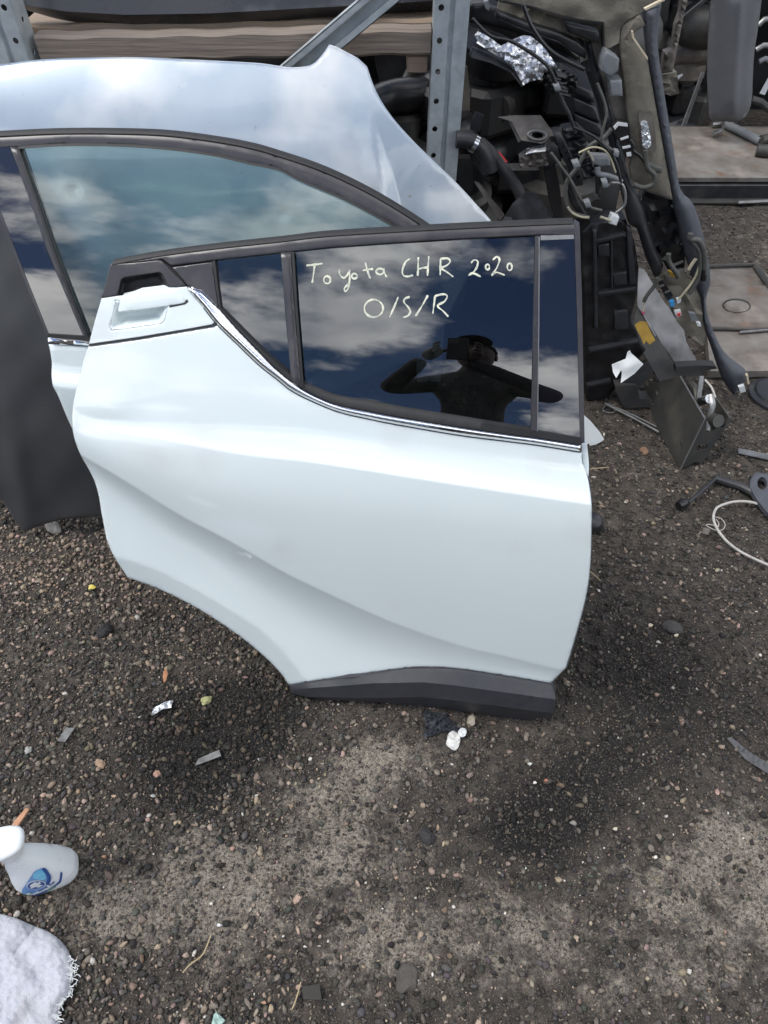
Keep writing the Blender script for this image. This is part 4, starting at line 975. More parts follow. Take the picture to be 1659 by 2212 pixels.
# black radiator housing right of the door
rh = thing('radiator_housing', 'tall black ribbed plastic housing just right of the lettered door', 'radiator housing', gnd(1290, 880))
HS = lean(gnd(1285, 868) * np.array([0, 1, 0]), .10)
HB = z5([(180, 230), (250, 150), (530, 125), (600, 300), (632, 520), (620, 720), (575, 900), (640, 1060), (690, 1160), (560, 1330), (480, 1420), (400, 1530), (220, 1580), (205, 1200), (190, 600)])
plate('casing', HB, HS, 'blk', parent=rh, step=10, thick=.06, relief=lambda x, y, d: .004 * vnoise(x / 14, y / 16, 3), roll=.006)
for q in ([(290, 290), (530, 235), (535, 265), (292, 325)], [(300, 710), (610, 665), (615, 700), (305, 745)], [(240, 1160), (630, 1080), (640, 1110), (236, 1190)], [(225, 1440), (410, 1400), (412, 1425), (225, 1465)]):
    plate('cross_rib', z5(q), HS, 'blk2', parent=rh, off=.016, thick=.02, step=9, roll=.003)
for q in ([(270, 210), (300, 205), (310, 1000), (285, 1000)], [(410, 270), (425, 268), (430, 690), (415, 690)], [(535, 180), (575, 200), (610, 640), (560, 650)]):
    plate('upright_rib', z5(q), HS, 'blk2', parent=rh, off=.013, thick=.02, step=9, roll=.003)
for q in ([(430, 560), (535, 540), (545, 640), (435, 660)], [(440, 860), (545, 840), (545, 1000), (440, 1010)], [(310, 330), (400, 315), (405, 420), (312, 430)]):
    plate('cover', z5(q), HS, 'blk2', parent=rh, off=.01, thick=.012, step=9, roll=.003)
# pillar trim with beige backing
TS = lean(gnd(1590, 860) * np.array([0, 1, 0]), .05)
pt = thing('pillar_trim', 'long blue-grey interior pillar trim with beige backing and loose wiring, standing on the gravel', 'interior trim', gnd(1590, 860))
plate('headlining', z4([(-260, -80), (860, -80), (830, -5), (690, 78), (650, 100), (560, 150), (490, 200), (480, 340), (365, 400), (350, 195), (140, 165), (-10, 125), (-220, 60), (-470, 5)]), TS, 'beige', parent=pt, off=.02, thick=.012, relief=lambda x, y, d: .006 * vnoise(x / 30, y / 24, 2))
plate('headlining_lip', z4([(-470, 5), (-220, 62), (-10, 125), (140, 168), (350, 198), (355, 400), (240, 330), (80, 270), (-10, 240), (-200, 190), (-490, 80)]), TS, 'beige', parent=pt, off=.005, thick=.012, relief=lambda x, y, d: -.008 + .004 * vnoise(x / 12, y / 14, 2))
plate('lip_edge', z4([(-470, 0), (-220, 52), (-10, 115), (140, 155), (360, 178), (366, 395), (352, 395), (346, 200), (140, 176), (-10, 133), (-220, 72), (-470, 16)]), TS, 'blk', parent=pt, off=.028, thick=.02, step=8)
plate('clip_box', z4([(58, 190), (170, 215), (320, 250), (318, 352), (190, 300), (72, 250)]), TS, 'blk', parent=pt, off=.035, thick=.03, roll=.003)
plate('dark_rail', z4([(-490, 90), (-200, 200), (0, 262), (150, 330), (220, 400), (215, 470), (120, 420), (0, 330), (-220, 260), (-500, 140)]), TS, 'blk', parent=pt, off=.03, thick=.03, roll=.005)
plate('backing', z4([(480, 330), (500, 220), (560, 155), (640, 105), (690, 200), (605, 250), (588, 290), (705, 470), (745, 700), (905, 1585), (690, 1510), (575, 1425), (558, 1320), (585, 1250), (560, 1050), (522, 700), (490, 450)]), TS, 'beige', parent=pt, off=.02, thick=.012, step=12, relief=lambda x, y, d: .008 * sstep(d / 20) + .002 * vnoise(x / 9, y / 9, 3), roll=.004)
plate('side_flap', z4([(355, 400), (480, 340), (495, 500), (530, 800), (560, 1080), (500, 1100), (440, 900), (340, 600), (220, 400), (240, 330)]), TS, 'bracket', parent=pt, off=.0, thick=.01)
plate('foam_edge', z4([(580, 250), (592, 250), (598, 295), (708, 455), (706, 478), (690, 455), (583, 300)]), TS, 'beige_pale', parent=pt, off=.045, thick=.01, step=7)
plate('foam_top', z4([(680, 70), (840, -10), (842, 4), (690, 84)]), TS, 'beige_pale', parent=pt, off=.06, thick=.01, step=7)
for q, m in (([(345, 480), (375, 400), (480, 470), (470, 560), (410, 615), (337, 560)], 'greybox'), ([(405, 640), (500, 635), (506, 760), (420, 765)], 'greybox')):
    plate('relay', z4(q), TS, m, parent=pt, off=.06, thick=.04, step=9, roll=.003)
plate('switch_pack', z4([(430, 1010), (470, 965), (545, 980), (562, 1080), (580, 1240), (530, 1245), (480, 1110), (440, 1060)]), TS, 'blk', parent=pt, off=.05, thick=.025, step=9)
for q in ([(434, 1008), (470, 968), (545, 980), (548, 1004), (474, 996), (446, 1030)], [(488, 1100), (552, 1078), (556, 1092), (492, 1114)], [(505, 1166), (568, 1152), (572, 1168), (508, 1182)], [(536, 1214), (574, 1206), (578, 1236), (542, 1242)]):
    plate('switch_label', z4(q), TS, 'whitepl', parent=pt, off=.054, thick=.003, step=6)
plate('lamp_frame', z4([(636, 900), (700, 885), (745, 900), (770, 1130), (760, 1195), (670, 1205), (650, 1150)]), TS, 'bracket', parent=pt, off=.036, thick=.006, step=8, curve=True)
plate('lamp_lens', z4([(652, 975), (700, 965), (728, 1080), (735, 1150), (700, 1180), (668, 1165)]), TS, 'lens', parent=pt, off=.046, thick=.012, step=5, relief=lambda x, y, d: .005 * vnoise(x / 3, y / 3, 2))
pipe('lamp_lead', z4([(690, 1190), (690, 1260), (705, 1330), (760, 1390), (745, 1460), (665, 1485), (590, 1460)]), TS, .0065, 'wire_grey', pt, off=.05)
pipe('loom', z4([(560, 1105), (590, 1150), (585, 1190), (640, 1230), (690, 1290)]), TS, .005, 'blk', pt, off=.05)
plate('wire_sleeve', z4([(690, 1270), (760, 1310), (820, 1330), (815, 1372), (740, 1365), (700, 1340)]), TS, 'wire_grey', parent=pt, off=.052, thick=.012, step=7, roll=.004)
rail_l = z4([(676, 80), (690, 300), (740, 650), (800, 1000), (880, 1450), (925, 1690)]) + z5([(930, 90), (1000, 400), (1085, 650), (1135, 770), (1150, 950), (1230, 1200), (1300, 1400), (1390, 1525)])
rail_r = z4([(815, 30), (785, 330), (832, 700), (905, 1150), (965, 1500), (1050, 1600)]) + z5([(1070, 20), (1130, 200), (1190, 480), (1200, 640), (1165, 760), (1200, 950), (1320, 1200), (1490, 1345), (1480, 1400)])
plate('front_rail', spl(rail_l, 12) + spl(rail_r[::-1], 12), TS, 'trim', parent=pt, off=.02, thick=.02, step=9, relief=lambda x, y, d: .012 * sstep(d / 26), roll=.012, smooth=60)
rl = z4([(205, 330), (330, 850), (420, 1200), (500, 1520), (560, 1780)]) + z5([(620, 200), (690, 420), (760, 590)])
rrr = z4([(255, 330), (400, 850), (500, 1200), (560, 1400), (680, 1650)]) + z5([(700, 150), (780, 380), (830, 490), (800, 575)])
plate('rear_rail', spl(rl, 12) + spl(rrr[::-1], 12), TS, 'blk2', parent=pt, off=.01, thick=.02, step=9, relief=lambda x, y, d: .008 * sstep(d / 18), roll=.010, smooth=60)
plate('inner_web', z4([(690, 1515), (900, 1590), (930, 1700), (980, 1850)]) + z5([(1000, 420), (990, 560), (870, 540), (780, 380), (690, 150), (640, 60)]), TS, 'blk', parent=pt, off=-.01, thick=.01, relief=lambda x, y, d: .012 * vnoise(x / 6, y / 7, 2))
plate('foot_backing', z5([(790, 585), (870, 540), (1000, 560), (1085, 650), (1130, 800), (1150, 1000), (1170, 1095), (1140, 1130), (1020, 1040), (930, 930), (860, 800)]), TS, M['beige'], parent=pt, off=.012, thick=.012, relief=lambda x, y, d: .01 * vnoise(x / 12, y / 12, 5))
plate('latch_slot', z5([(790, 640), (830, 620), (905, 730), (870, 770), (820, 700)]), TS, 'blk', parent=pt, off=.03, thick=.01, step=7)
for q in ([(790, 660), (835, 645), (838, 655), (792, 672)], [(840, 705), (888, 688), (890, 698), (842, 717)], [(905, 490), (985, 455), (988, 470), (908, 505)], [(945, 545), (1000, 520), (1003, 533), (948, 560)]):
    plate('clip_bar', z5(q), TS, 'steel_edge', parent=pt, off=.036, thick=.004, step=6)
for q, m in (([(880, 785), (915, 775), (918, 815), (885, 822)], 'blue'), ([(935, 765), (970, 755), (965, 785), (940, 797)], 'whitepl'), ([(918, 860), (968, 852), (972, 890), (940, 905), (922, 885)], 'whitepl'), ([(938, 878), (966, 872), (966, 892), (944, 900)], 'red'), ([(1030, 870), (1085, 880), (1110, 930), (1050, 935)], 'greybox'), ([(870, 540), (920, 560), (915, 590), (880, 575)], 'yellow'), ([(1090, 945), (1125, 955), (1130, 975), (1100, 975)], 'whitepl'), ([(1425, 1460), (1470, 1445), (1482, 1490), (1440, 1505)], 'whitepl'), ([(1485, 1370), (1500, 1360), (1512, 1430), (1498, 1436)], 'beige_pale')):
    plate('clip', z5(q), TS, m, parent=pt, off=.046 if m != 'red' else .050, thick=.012, step=7)
for q, m, r in (([(1045, 240), (1040, 285), (1110, 300), (1150, 400), (1155, 560)], 'wire_grey', .008), ([(1045, 300), (1090, 330), (1112, 430), (1105, 520), (1060, 620), (1000, 700), (950, 760)], 'copper', .0035), ([(1055, 305), (1100, 360), (1120, 450), (1100, 600), (1030, 720)], 'wire_grey', .006),
                ([(870, 400), (868, 450), (900, 510), (935, 560), (945, 590)], 'wire_grey', .007), ([(780, 590), (760, 650), (700, 730), (675, 780)], 'wire_grey', .006), ([(1085, 440), (1050, 490), (1030, 525)], 'copper', .005), ([(1155, 520), (1150, 570), (1145, 610)], 'blk', .008), ([(680, 780), (672, 830), (668, 860)], 'beige_pale', .002)):
    pipe('wire', z5(q), TS, r, m, pt, off=.06)

# grimy parts deep in the heap
r2 = np.random.default_rng(21)
def heap(cols, top, name, label, cat, group, mats, k=1.0, z0=0.0):
    """columns of parts piled one on another"""
    i = 0
    for cx, cy in cols:
        z = z0
        while z < top:
            c0 = np.array([cx + r2.normal(0, .02) * k, cy + r2.normal(0, .02) * k, 0]); Rz = rotz(r2.uniform(0, 3)); h = r2.uniform(.07, .15) * k
            if i % 3 == 0:
                r_ = h / 2; d = Rz @ np.array([r2.uniform(.1, .2) * k, 0, 0]); g = tube(spl3([c0 - d, c0 - d * .3 + Rz @ np.array([0, .03 * k, 0]), c0 + d * .4, c0 + d + Rz @ np.array([0, .05 * k, 0])]), r_ * np.concatenate([np.linspace(.8, 1, 12), np.linspace(1, .7, 13)]), 14)
            elif i % 3 == 1:
                V, F = box((0, 0, 0), (r2.uniform(.1, .2) * k, r2.uniform(.1, .2) * k, h), rotx(r2.normal(0, .15)) @ Rz, .014 * k)
                V2, F2 = box((0, 0, h * .5), (.05 * k, .07 * k, h * .4), Rz, .006 * k); g = join((V, F), (V2, F2)); g = (g[0] + c0, g[1])
            else:
                V, F = lathe([(.0, -.5), (.8, -.5), (1, -.4), (1, .0), (.6, .1), (.6, .42), (.45, .5), (.0, .5)], 20); g = ((V * np.array([h * .75, h * .75, h])) @ rotx(r2.normal(0, .2)).T + c0, F)
            g = (g[0] + np.array([0, 0, z - g[0][:, 2].min() - .004 * (z > 0)]), g[1]); z = g[0][:, 2].max()
            tag(mesh_obj(name, g, mats[i % len(mats)], smooth=35), label, cat, group); i += 1
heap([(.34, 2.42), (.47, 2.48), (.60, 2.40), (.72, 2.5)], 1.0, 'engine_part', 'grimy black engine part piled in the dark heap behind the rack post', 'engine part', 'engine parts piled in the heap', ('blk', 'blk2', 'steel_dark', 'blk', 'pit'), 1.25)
heap([(.05, 2.2), (.18, 2.25)], .80, 'gearbox_part', 'dark gearbox part piled in the gap left of the rack post', 'car part', 'dark parts left of the post', ('blk', 'blk2', 'steel_dark'), 1.1)
heap([(1.34, 4.1), (1.46, 4.15), (1.58, 4.1), (1.68, 4.2)], 1.15, 'scrap_part', 'small dark scrap part piled left of the grey bumper skin', 'scrap part', 'scrap parts beyond the deck', ('blk', 'bracket', 'steel_dark', 'blk2'), 1.4)
heap([(2.42, 4.15), (2.55, 4.2)], 1.1, 'metal_part', 'dark metal part piled right of the grey bumper skin', 'scrap part', 'metal parts at the right edge', ('steel_dark', 'blk', 'bracket'), 1.0)
# black air duct under the headlining, and a tangled loom
ad = thing('air_duct', 'long black moulded air duct slanting down under the beige headlining', 'air duct', S20.hit(np.array(1100.), np.array(60.)))
plate('duct', zt([(235, 30), (380, 10), (640, 110), (900, 240), (1180, 400), (1260, 540), (1230, 570), (1100, 480), (800, 360), (560, 270), (240, 210)]), S20, 'blk', parent=ad, off=.06, thick=.05, step=9, roll=.012, smooth=50)
plate('duct_flange', zt([(235, 225), (300, 240), (560, 345), (640, 390), (620, 402), (540, 365), (300, 262), (235, 245)]), S20, 'blk2', parent=ad, off=.07, thick=.02, step=8)
plate('duct_clip', zt([(370, 20), (410, 5), (425, 60), (415, 100), (385, 80)]), S20, 'greybox', parent=ad, off=.085, thick=.02, step=7)
lm = thing('wiring_loom', 'tangled black wiring loom draped over the heaped parts', 'wiring loom', S17.hit(np.array(1150.), np.array(200.)))
for q, r, m in (([(1020, 40), (1060, 78), (1110, 92), (1180, 140), (1205, 190)], .005, 'blk'), ([(1240, 275), (1290, 300), (1330, 350), (1345, 420)], .005, 'blk'),
                ([(1190, 330), (1230, 385), (1262, 440), (1300, 455)], .005, 'wire_grey'), ([(1250, 330), (1282, 318), (1312, 330), (1330, 372)], .003, 'copper'), ([(1130, 10), (1150, 60), (1192, 112), (1262, 150)], .006, 'blk'), ([(1290, 180), (1310, 240), (1300, 300), (1330, 330)], .0045, 'wire_grey'), ([(1320, 395), (1345, 400), (1350, 440), (1330, 460)], .005, 'steel_edge')):
    pipe('cable', q, S17, r * .75, m, lm, off=.07)
for q, m in (([(1236, 352), (1250, 348), (1254, 360), (1240, 364)], 'greybox'), ([(1300, 392), (1312, 390), (1314, 404), (1303, 406)], 'greybox'), ([(1196, 186), (1208, 182), (1213, 194), (1200, 198)], 'greybox'), ([(1328, 326), (1338, 328), (1336, 340), (1327, 338)], 'greybox'), ([(1262, 438), (1274, 434), (1278, 446), (1266, 450)], 'greybox')):
    plate('plug', q, S17, m, parent=lm, off=.085, thick=.018, step=6, roll=.002)

# ================================================================== scrap steel on the ground at the right
def poly3(name, pts, thick, m, parent=None, holes_px=(), px=None, step=10, label=None, cat=None):
    """flat plate: pts are 3 world corners that fix its plane, px its outline"""
    s = Plane3(*pts[:3]); o = mesh_obj(name, sheet(lin(px, step), s, holes=holes_px, step=step * 1.3, thick=thick), m, parent, smooth=30)
    if label: tag(o, label, cat)
    return o
A_, F_ = gnd(*z5([(960, 2105)])[0]), gnd(*z5([(870, 1950)])[0]); I_ = gnd(*z5([(1130, 2070)])[0])
bx = thing('steel_channel', 'dark steel box section with slotted end plate, open at top, on the gravel', 'steel section', A_)
B_ = at(*z5([(1155, 1705)])[0], 1.55)
left_px = z5([(640, 1470), (800, 1410), (960, 1370), (1060, 1540), (1155, 1705), (1060, 1900), (960, 2105), (870, 1950), (790, 1800), (720, 1620), (755, 1585), (740, 1545), (650, 1545)])
poly3('side_plate', (A_, F_, B_), .006, 'steel_dark', bx, [lin(z5([(765, 1480), (780, 1478), (790, 1510), (775, 1520)]), 5), circ(*z5([(965, 1925)])[0], 3.5, 8, 12)], left_px)
end_px = z5([(1155, 1712), (1160, 1790), (1175, 1815), (1205, 1825), (1230, 1800), (1240, 1780), (1300, 1780), (1355, 1702), (1300, 1800), (1220, 1930), (1130, 2070), (1100, 2050), (1060, 2055), (1020, 2085), (962, 2106)])
poly3('end_plate', (A_, I_, B_), .006, 'steel_dark', bx, [circ(*z5([(1130, 1935)])[0], 14, 7, 18, -.35)], end_px)
G_ = at(*z5([(1355, 1702)])[0], 1.58); J_ = at(*z5([(1240, 1530)])[0], 1.72)
poly3('far_plate', (I_, G_, J_), .006, 'steel_dark', bx, (), z5([(1355, 1702), (1300, 1620), (1230, 1530), (1190, 1600), (1200, 1790), (1300, 1790)]))
for a, b in (((962, 1372), (1157, 1706)), ((1157, 1706), (964, 2106)), ((1240, 1535), (1356, 1702)), ((1165, 1795), (1160, 1720))):
    sp3 = Plane3(A_, F_, B_) if a[0] < 1000 or b[0] < 1000 else Plane3(I_, G_, J_)
    q = np.array(z5([a, b])); mesh_obj('bright_edge', tube(sp3.hit(q[:, 0], q[:, 1], .001), .0022, 6), 'steel_edge', bx)
IS = Plane3(*(np.array(p) + [0.02, .05, -.03] for p in (A_, F_, B_)))
q = IS.hit(*np.array(z5([(1125, 1570), (1190, 1550)])).T); mesh_obj('roller', tube(q, .014, 18), 'shiny', bx)
q = IS.hit(*np.array(z5([(1205, 1520), (1215, 1600), (1190, 1700), (1175, 1800)])).T, -.01); mesh_obj('hinge_arm', tube(spl3(q), .010, 10), 'steel_edge', bx)
q = IS.hit(*np.array(z5([(1130, 1370), (1120, 1450), (1105, 1540)])).T, -.005); mesh_obj('threaded_rod', tube(q, .008, 10), 'steel_edge', bx)
q = IS.hit(*np.array(z5([(1160, 1400), (1210, 1460), (1240, 1540)])).T, .0); mesh_obj('cable', tube(spl3(q), .003, 8), 'wire_white', bx)
q = IS.hit(*np.array(z5([(1215, 1710), (1240, 1720), (1265, 1725)])).T, -.02); mesh_obj('knuckle', tube(q, .02, 14), 'steel_dark', bx)
q = IS.hit(*np.array(z5([(1040, 1430), (1080, 1480), (1090, 1560), (1050, 1600)])).T, -.03); mesh_obj('inner_coil', tube(spl3(q), .012, 10), 'steel_dark', bx)
# strip of steel with yellow paint
SS = lean(gnd(1450, 880) * np.array([0, 1, 0]) + [0, .10, 0], .85)
st = thing('steel_strip', 'scuffed steel strip with a yellow paint patch behind the box section', 'steel strip', gnd(1440, 840))
plate('strip', z5([(600, 880), (625, 815), (690, 900), (780, 1050), (870, 1210), (970, 1370), (800, 1415), (720, 1270), (640, 1130), (590, 960)]), SS, 'steel_dark', parent=st, step=9, thick=.006)
plate('paint_patch', z5([(600, 965), (640, 935), (695, 940), (730, 1020), (765, 1085), (720, 1120), (690, 1090), (670, 1130), (640, 1060)]), SS, 'yellow', parent=st, off=.0022, thick=.001, step=7)
plate('edge_tape', z5([(622, 815), (632, 812), (690, 895), (770, 1045), (762, 1060), (676, 900)]), SS, 'sheet', parent=st, off=.004, thick=.003, step=7)
plate('tag', z5([(655, 855), (675, 848), (685, 870), (668, 888)]), SS, 'pink', parent=st, off=.008, thick=.002, step=5)
plate('panel_offcut', z5([(630, 520), (680, 530), (745, 640), (840, 790), (980, 950), (1010, 1100), (1100, 1260), (940, 1290), (780, 1060), (690, 890), (622, 805)]), lean(gnd(1450, 880) * np.array([0, 1, 0]) + [0, .17, 0], .75), 'sheet', 'scuffed pale sheet metal offcut under the pillar trim', 'sheet metal', step=12, relief=lambda x, y, d: .006 * vnoise(x / 20, y / 18, 1))
plate('angle_iron', z5([(930, 1295), (1150, 1285), (1240, 1290), (1255, 1310), (1160, 1325), (1150, 1370), (990, 1375), (925, 1340)]), lean((0, 1.86, 0), .3), 'steel_dark', 'dark angle iron behind the box section', 'steel bar', thick=.03)
WS = lean((0, 1.62, 0), .6)
plate('plastic_shard', z5([(420, 1280), (530, 1235), (545, 1180), (565, 1168), (575, 1190), (670, 1275), (600, 1350), (490, 1425), (500, 1350), (495, 1320), (455, 1385), (430, 1340)]), WS, 'whitepl', 'torn white plastic shard lying on black scrap', 'plastic shard', thick=.002, step=8, relief=lambda x, y, d: .008 * vnoise(x / 24, y / 18, 2))
plate('hinge_block', z5([(440, 1430), (490, 1435), (620, 1430), (640, 1545), (735, 1548), (735, 1620), (530, 1632), (500, 1600), (455, 1500)]), lean(gnd(1360, 886) * np.array([0, 1, 0]), .25), 'steel_dark', 'dark steel hinge block between housing and box section', 'hinge', thick=.04, step=9, roll=.003)
plate('mudflap', z5([(480, 1420), (560, 1330), (700, 1250), (740, 1330), (640, 1470), (610, 1430)]), lean((0, 1.72, 0), .4), 'blk', 'black rubber flap beneath the white shard', 'rubber flap', thick=.006)
plate('enamel_scrap', z5([(200, 1680), (250, 1725), (290, 1770), (330, 1820), (360, 1872), (325, 1895), (290, 1912), (235, 1922), (190, 1915)]), lean(gnd(1275, 965) * np.array([0, 1, 0]), .5), 'white_dirty', 'stained white metal offcut poking out beside the lettered door', 'metal scrap', thick=.002, step=8)
for nm, a, b, r, lb in (('steel_rod', (370, 1590), (790, 1812), .004, 'longer thin bright steel rod on the gravel beside the box section'), ('steel_rod', (440, 1612), (770, 1770), .003, 'shorter thin steel rod lying next to the longer rod')):
    p, q = gnd(*z5([a])[0], .012), gnd(*z5([b])[0], .009)
    tag(mesh_obj(nm, tube(np.array([p, (p + q) / 2 + [0, 0, .002], q]), r, 8), 'steel_edge'), lb, 'rod', 'thin rods by the box section')
q = gnd(*np.array(z5([(345, 1632), (380, 1590), (420, 1600), (440, 1650), (380, 1655), (350, 1640)])).T, .01)
tag(mesh_obj('wire_hook', tube(spl3(q), .0022, 6), 'steel_edge'), 'bent wire hook at the end of the thin rods', 'wire')
# steel plates lying on the ground, right edge
gp = thing('ground_plate', 'rusty stained steel plate lying on the ground with a round patch', 'steel plate', gnd(1600, 760))
PZ = .035
def flat(name, px, z, m, thick, parent, holes=(), step=14, relief=None):
    class H:
        back = np.array([0, 0, -1.0])
        def hit(s, a, b, off=0.0):
            d = rays(a, b); t = (z + np.broadcast_to(off, d.shape[:-1]) - CAM_H) / d[..., 2]; return EYE + d * t[..., None]
    return mesh_obj(name, sheet(lin(px, step), H(), holes=holes, step=step * 1.2, thick=thick, relief=relief), m, parent, smooth=30)
flat('plate', z5([(1120, 660), (1760, 650), (1800, 1000), (1180, 985)]), PZ, 'rusty', .03, gp)
flat('rear_plate', z5([(1080, 500), (1560, 485), (1760, 660), (1120, 655)]), PZ - .008, 'rusty', .025, gp)
flat('front_plate', z5([(1170, 995), (1800, 1010), (1840, 1325), (1480, 1330), (1200, 1330)]), PZ - .006, 'rusty', .028, gp)
flat('round_patch', circ(*z5([(1410, 815)])[0], 27, 12.5, 28, .05), PZ + .006, 'rusty', .006, gp, relief=lambda x, y, d: .002 * vnoise(x / 4, y / 3, 2))
rp = gnd(*np.array(circ(*z5([(1408, 812)])[0], 29, 13.5, 32, .05) + [circ(*z5([(1408, 812)])[0], 29, 13.5, 32, .05)[0]]).T, PZ + .001)
mesh_obj('weld_ring', tube(rp, .004, 6, False), 'steel_dark', gp)
for a, b, r, m in (((1560, 500), (1700, 700), .012, 'steel_dark'), ((1100, 500), (1570, 484), .008, 'steel_dark'), ((1180, 990), (1760, 1000), .007, 'steel_dark'), ((1430, 1022), (1760, 995), .005, 'steel_edge')):
    q = gnd(*np.array(z5([a, b])).T, PZ + .004); mesh_obj('edge_bar', tube(q, r, 8), m, gp)
# raised steel deck further back
dY = gnd(1560, 434)[1]; dx0 = at(1475, 434, dY)[0]
dz = at(1560, 384, dY)[2]
deck = thing('steel_deck', 'low rust-stained steel deck with dark front beam at the upper right', 'deck', (dx0 + 1, dY, 0))
dback = gnd(1560, 272, dz)[1]
mesh_obj('deck_top', box((dx0 + 1.1, (dY + dback) / 2, dz - .012), (2.6, dback - dY - .01, .024), bev=.003), 'rusty', deck, smooth=20)
mesh_obj('front_beam', box((dx0 + 1.1, dY + .02, (dz - .03) / 2), (2.62, .06, dz - .03), bev=.004), 'blk2', deck, smooth=20)
mesh_obj('beam_foot', box((dx0 + 1.1, dY - .03, .012), (2.62, .04, .012), bev=.002), 'steel_dark', deck, smooth=20)
mesh_obj('bright_edge', tube(gnd(*np.array(z4([(1420, 1606), (1700, 1592)])).T, .02), .008, 8), 'steel_edge', deck)
# tall grey bumper skin standing on the deck
GS = lean((0, dY + .42, 0), .04)
g_out = z1([(790, 1860), (760, 1700), (740, 1400), (735, 1000), (755, 500), (790, 0), (800, -260), (1580, -260), (1560, 0), (1500, 480), (1450, 800), (1425, 1200), (1415, 1480), (1375, 1690), (1300, 1810), (1180, 1885), (1000, 1870)])
gpn = plate('standing_skin', spl(g_out, 10, True), GS, 'greypanel', 'tall plain grey bumper skin standing on end on the steel deck', 'bumper', step=9, thick=.02, relief=lambda x, y, d: .05 * np.sqrt(np.clip(d / 46, 0, 1)) + .012 * np.exp(-((x - (1600 - y * .06)) / 7) ** 2), smooth=180)
# clutter beyond the deck
plate('door_pillar', z1([(330, -60), (440, -60), (360, 250), (270, 700), (190, 1110), (20, 1140), (60, 800), (180, 760), (230, 400), (300, 200)]), lean((0, 3.05, 0), .02), 'bracket', 'rusty cut door pillar upright behind the pillar trim', 'body pillar', step=8, thick=.03, relief=lambda x, y, d: .01 * sstep(d / 5))
plate('pillar_foot', z1([(30, 1150), (250, 1110), (290, 1440), (160, 1480), (60, 1440)]), lean((0, 3.1, 0), .05), 'beige', 'grubby beige foam block at the foot of the cut pillar', 'foam block', step=8, thick=.04, relief=lambda x, y, d: .01 * vnoise(x / 7, y / 6, 1))
plate('strap_bracket', z1([(360, 250), (700, -30), (760, -30), (420, 280)]), lean((0, 3.2, 0), .02), 'steel_dark', 'dark flat strap slanting up from the cut pillar', 'bracket', step=8, thick=.012)
for a, b, lb in (((650, 1110), (340, 1940), 'left one of two slim rods leaning beside the grey bumper skin'), ((660, 1120), (375, 1945), 'right one of two slim rods leaning beside the grey bumper skin')):
    q = lean((0, dY + .2, 0), .05).hit(*np.array(z1([a, b])).T); tag(mesh_obj('slim_rod', tube(q, .006, 8), 'steel_edge'), lb, 'rod', 'slim rods by the deck')
plate('paper_tag', z1([(265, 1170), (340, 1140), (345, 1160), (310, 1190), (275, 1225)]), lean((0, 2.9, 0), .02), 'whitepl', 'small white tag hanging in the dark beyond the trim', 'tag', step=4, thick=.002)
plate('white_label', z1([(1530, 1440), (1690, 1150), (1760, 1170), (1610, 1465)]), lean((0, dY + .5, 0), .02), 'whitepl', 'white label strip at the right edge above the deck', 'label', step=6, thick=.002)
jp = thing('jack_handle', 'grey tubular jack handle lying across the steel deck', 'jack handle', gnd(*z4([(1500, 1080)])[0], dz))
mesh_obj('tube', tube(gnd(*np.array(z4([(1325, 985), (1460, 1050), (1600, 1120)])).T, dz + .022), .020, 14), 'greybox', jp)
mesh_obj('cross_pin', tube(at(*np.array(z4([(1308, 915), (1303, 1010)])).T, dY + .47), .008, 8), 'steel_edge', jp)
for q_ in ([(1215, 985), (1320, 975)], [(1220, 1060), (1290, 1035)]): mesh_obj('fork_prong', tube(gnd(*np.array(z4(q_)).T, dz + .02), .011, 8), 'steel_edge', jp)
mesh_obj('pivot', tube(gnd(*np.array(z4([(1570, 1190), (1640, 1200), (1720, 1190)])).T, dz + .025), .03, 12), 'steel_dark', jp); mesh_obj('socket', tube(gnd(*np.array(z4([(1600, 1110), (1720, 1080)])).T, dz + .03), .022, 12), 'steel_dark', jp)
for i, (a, b, m, lb) in enumerate((((1510, 390), (1660, 290), 'steel_edge', 'upper bright bracket arm right of the grey bumper skin'), ((1470, 770), (1680, 700), 'steel_edge', 'middle bright bracket arm right of the grey bumper skin'), ((1520, 950), (1680, 930), 'greybox', 'grey bracket arm lowest beside the grey bumper skin'), ((1400, 1530), (1680, 1690), 'steel_dark', 'dark tube end poking past the foot of the grey bumper skin'))):
    q = lean((0, dY + .6, 0), .03).hit(*np.array(z1([a, b])).T); tag(mesh_obj('bracket_arm', tube(np.array([q[0], (q[0] + q[1]) / 2 + [0, 0, .01], q[1]]), .018 if i == 3 else .013, 10), m), lb, 'bracket')

# link rod, bracket, wire and hub on the ground at the right
lk = thing('link_rod', 'black suspension link rod lying bent on the gravel', 'link rod', gnd(*z6([(1050, 1340)])[0]))
def gz(pts, z): return gnd(*np.array(pts).T, z)
mesh_obj('thin_rod', tube(spl3(gz(z6([(940, 1440), (1010, 1380), (1100, 1300), (1190, 1220)]), .02)), .0055, 10), 'blk2', lk)
mesh_obj('ball_joint', tube(gz(z6([(850, 1470), (880, 1450), (940, 1435)]), .014), np.array([.012, .015, .009]), 14), 'blk', lk)
mesh_obj('flat_bar', tube(spl3(gz(z6([(1180, 1220), (1300, 1260), (1420, 1300), (1540, 1360)]), .016)), .012, 10), 'blk2', lk)
class Flat:
    back = np.array([0, 0, -1.0])
    def __init__(s, z): s.z = z
    def hit(s, a, b, off=0.0):
        d = rays(a, b); t = (s.z + np.broadcast_to(off, d.shape[:-1]) - CAM_H) / d[..., 2]; return EYE + d * t[..., None]
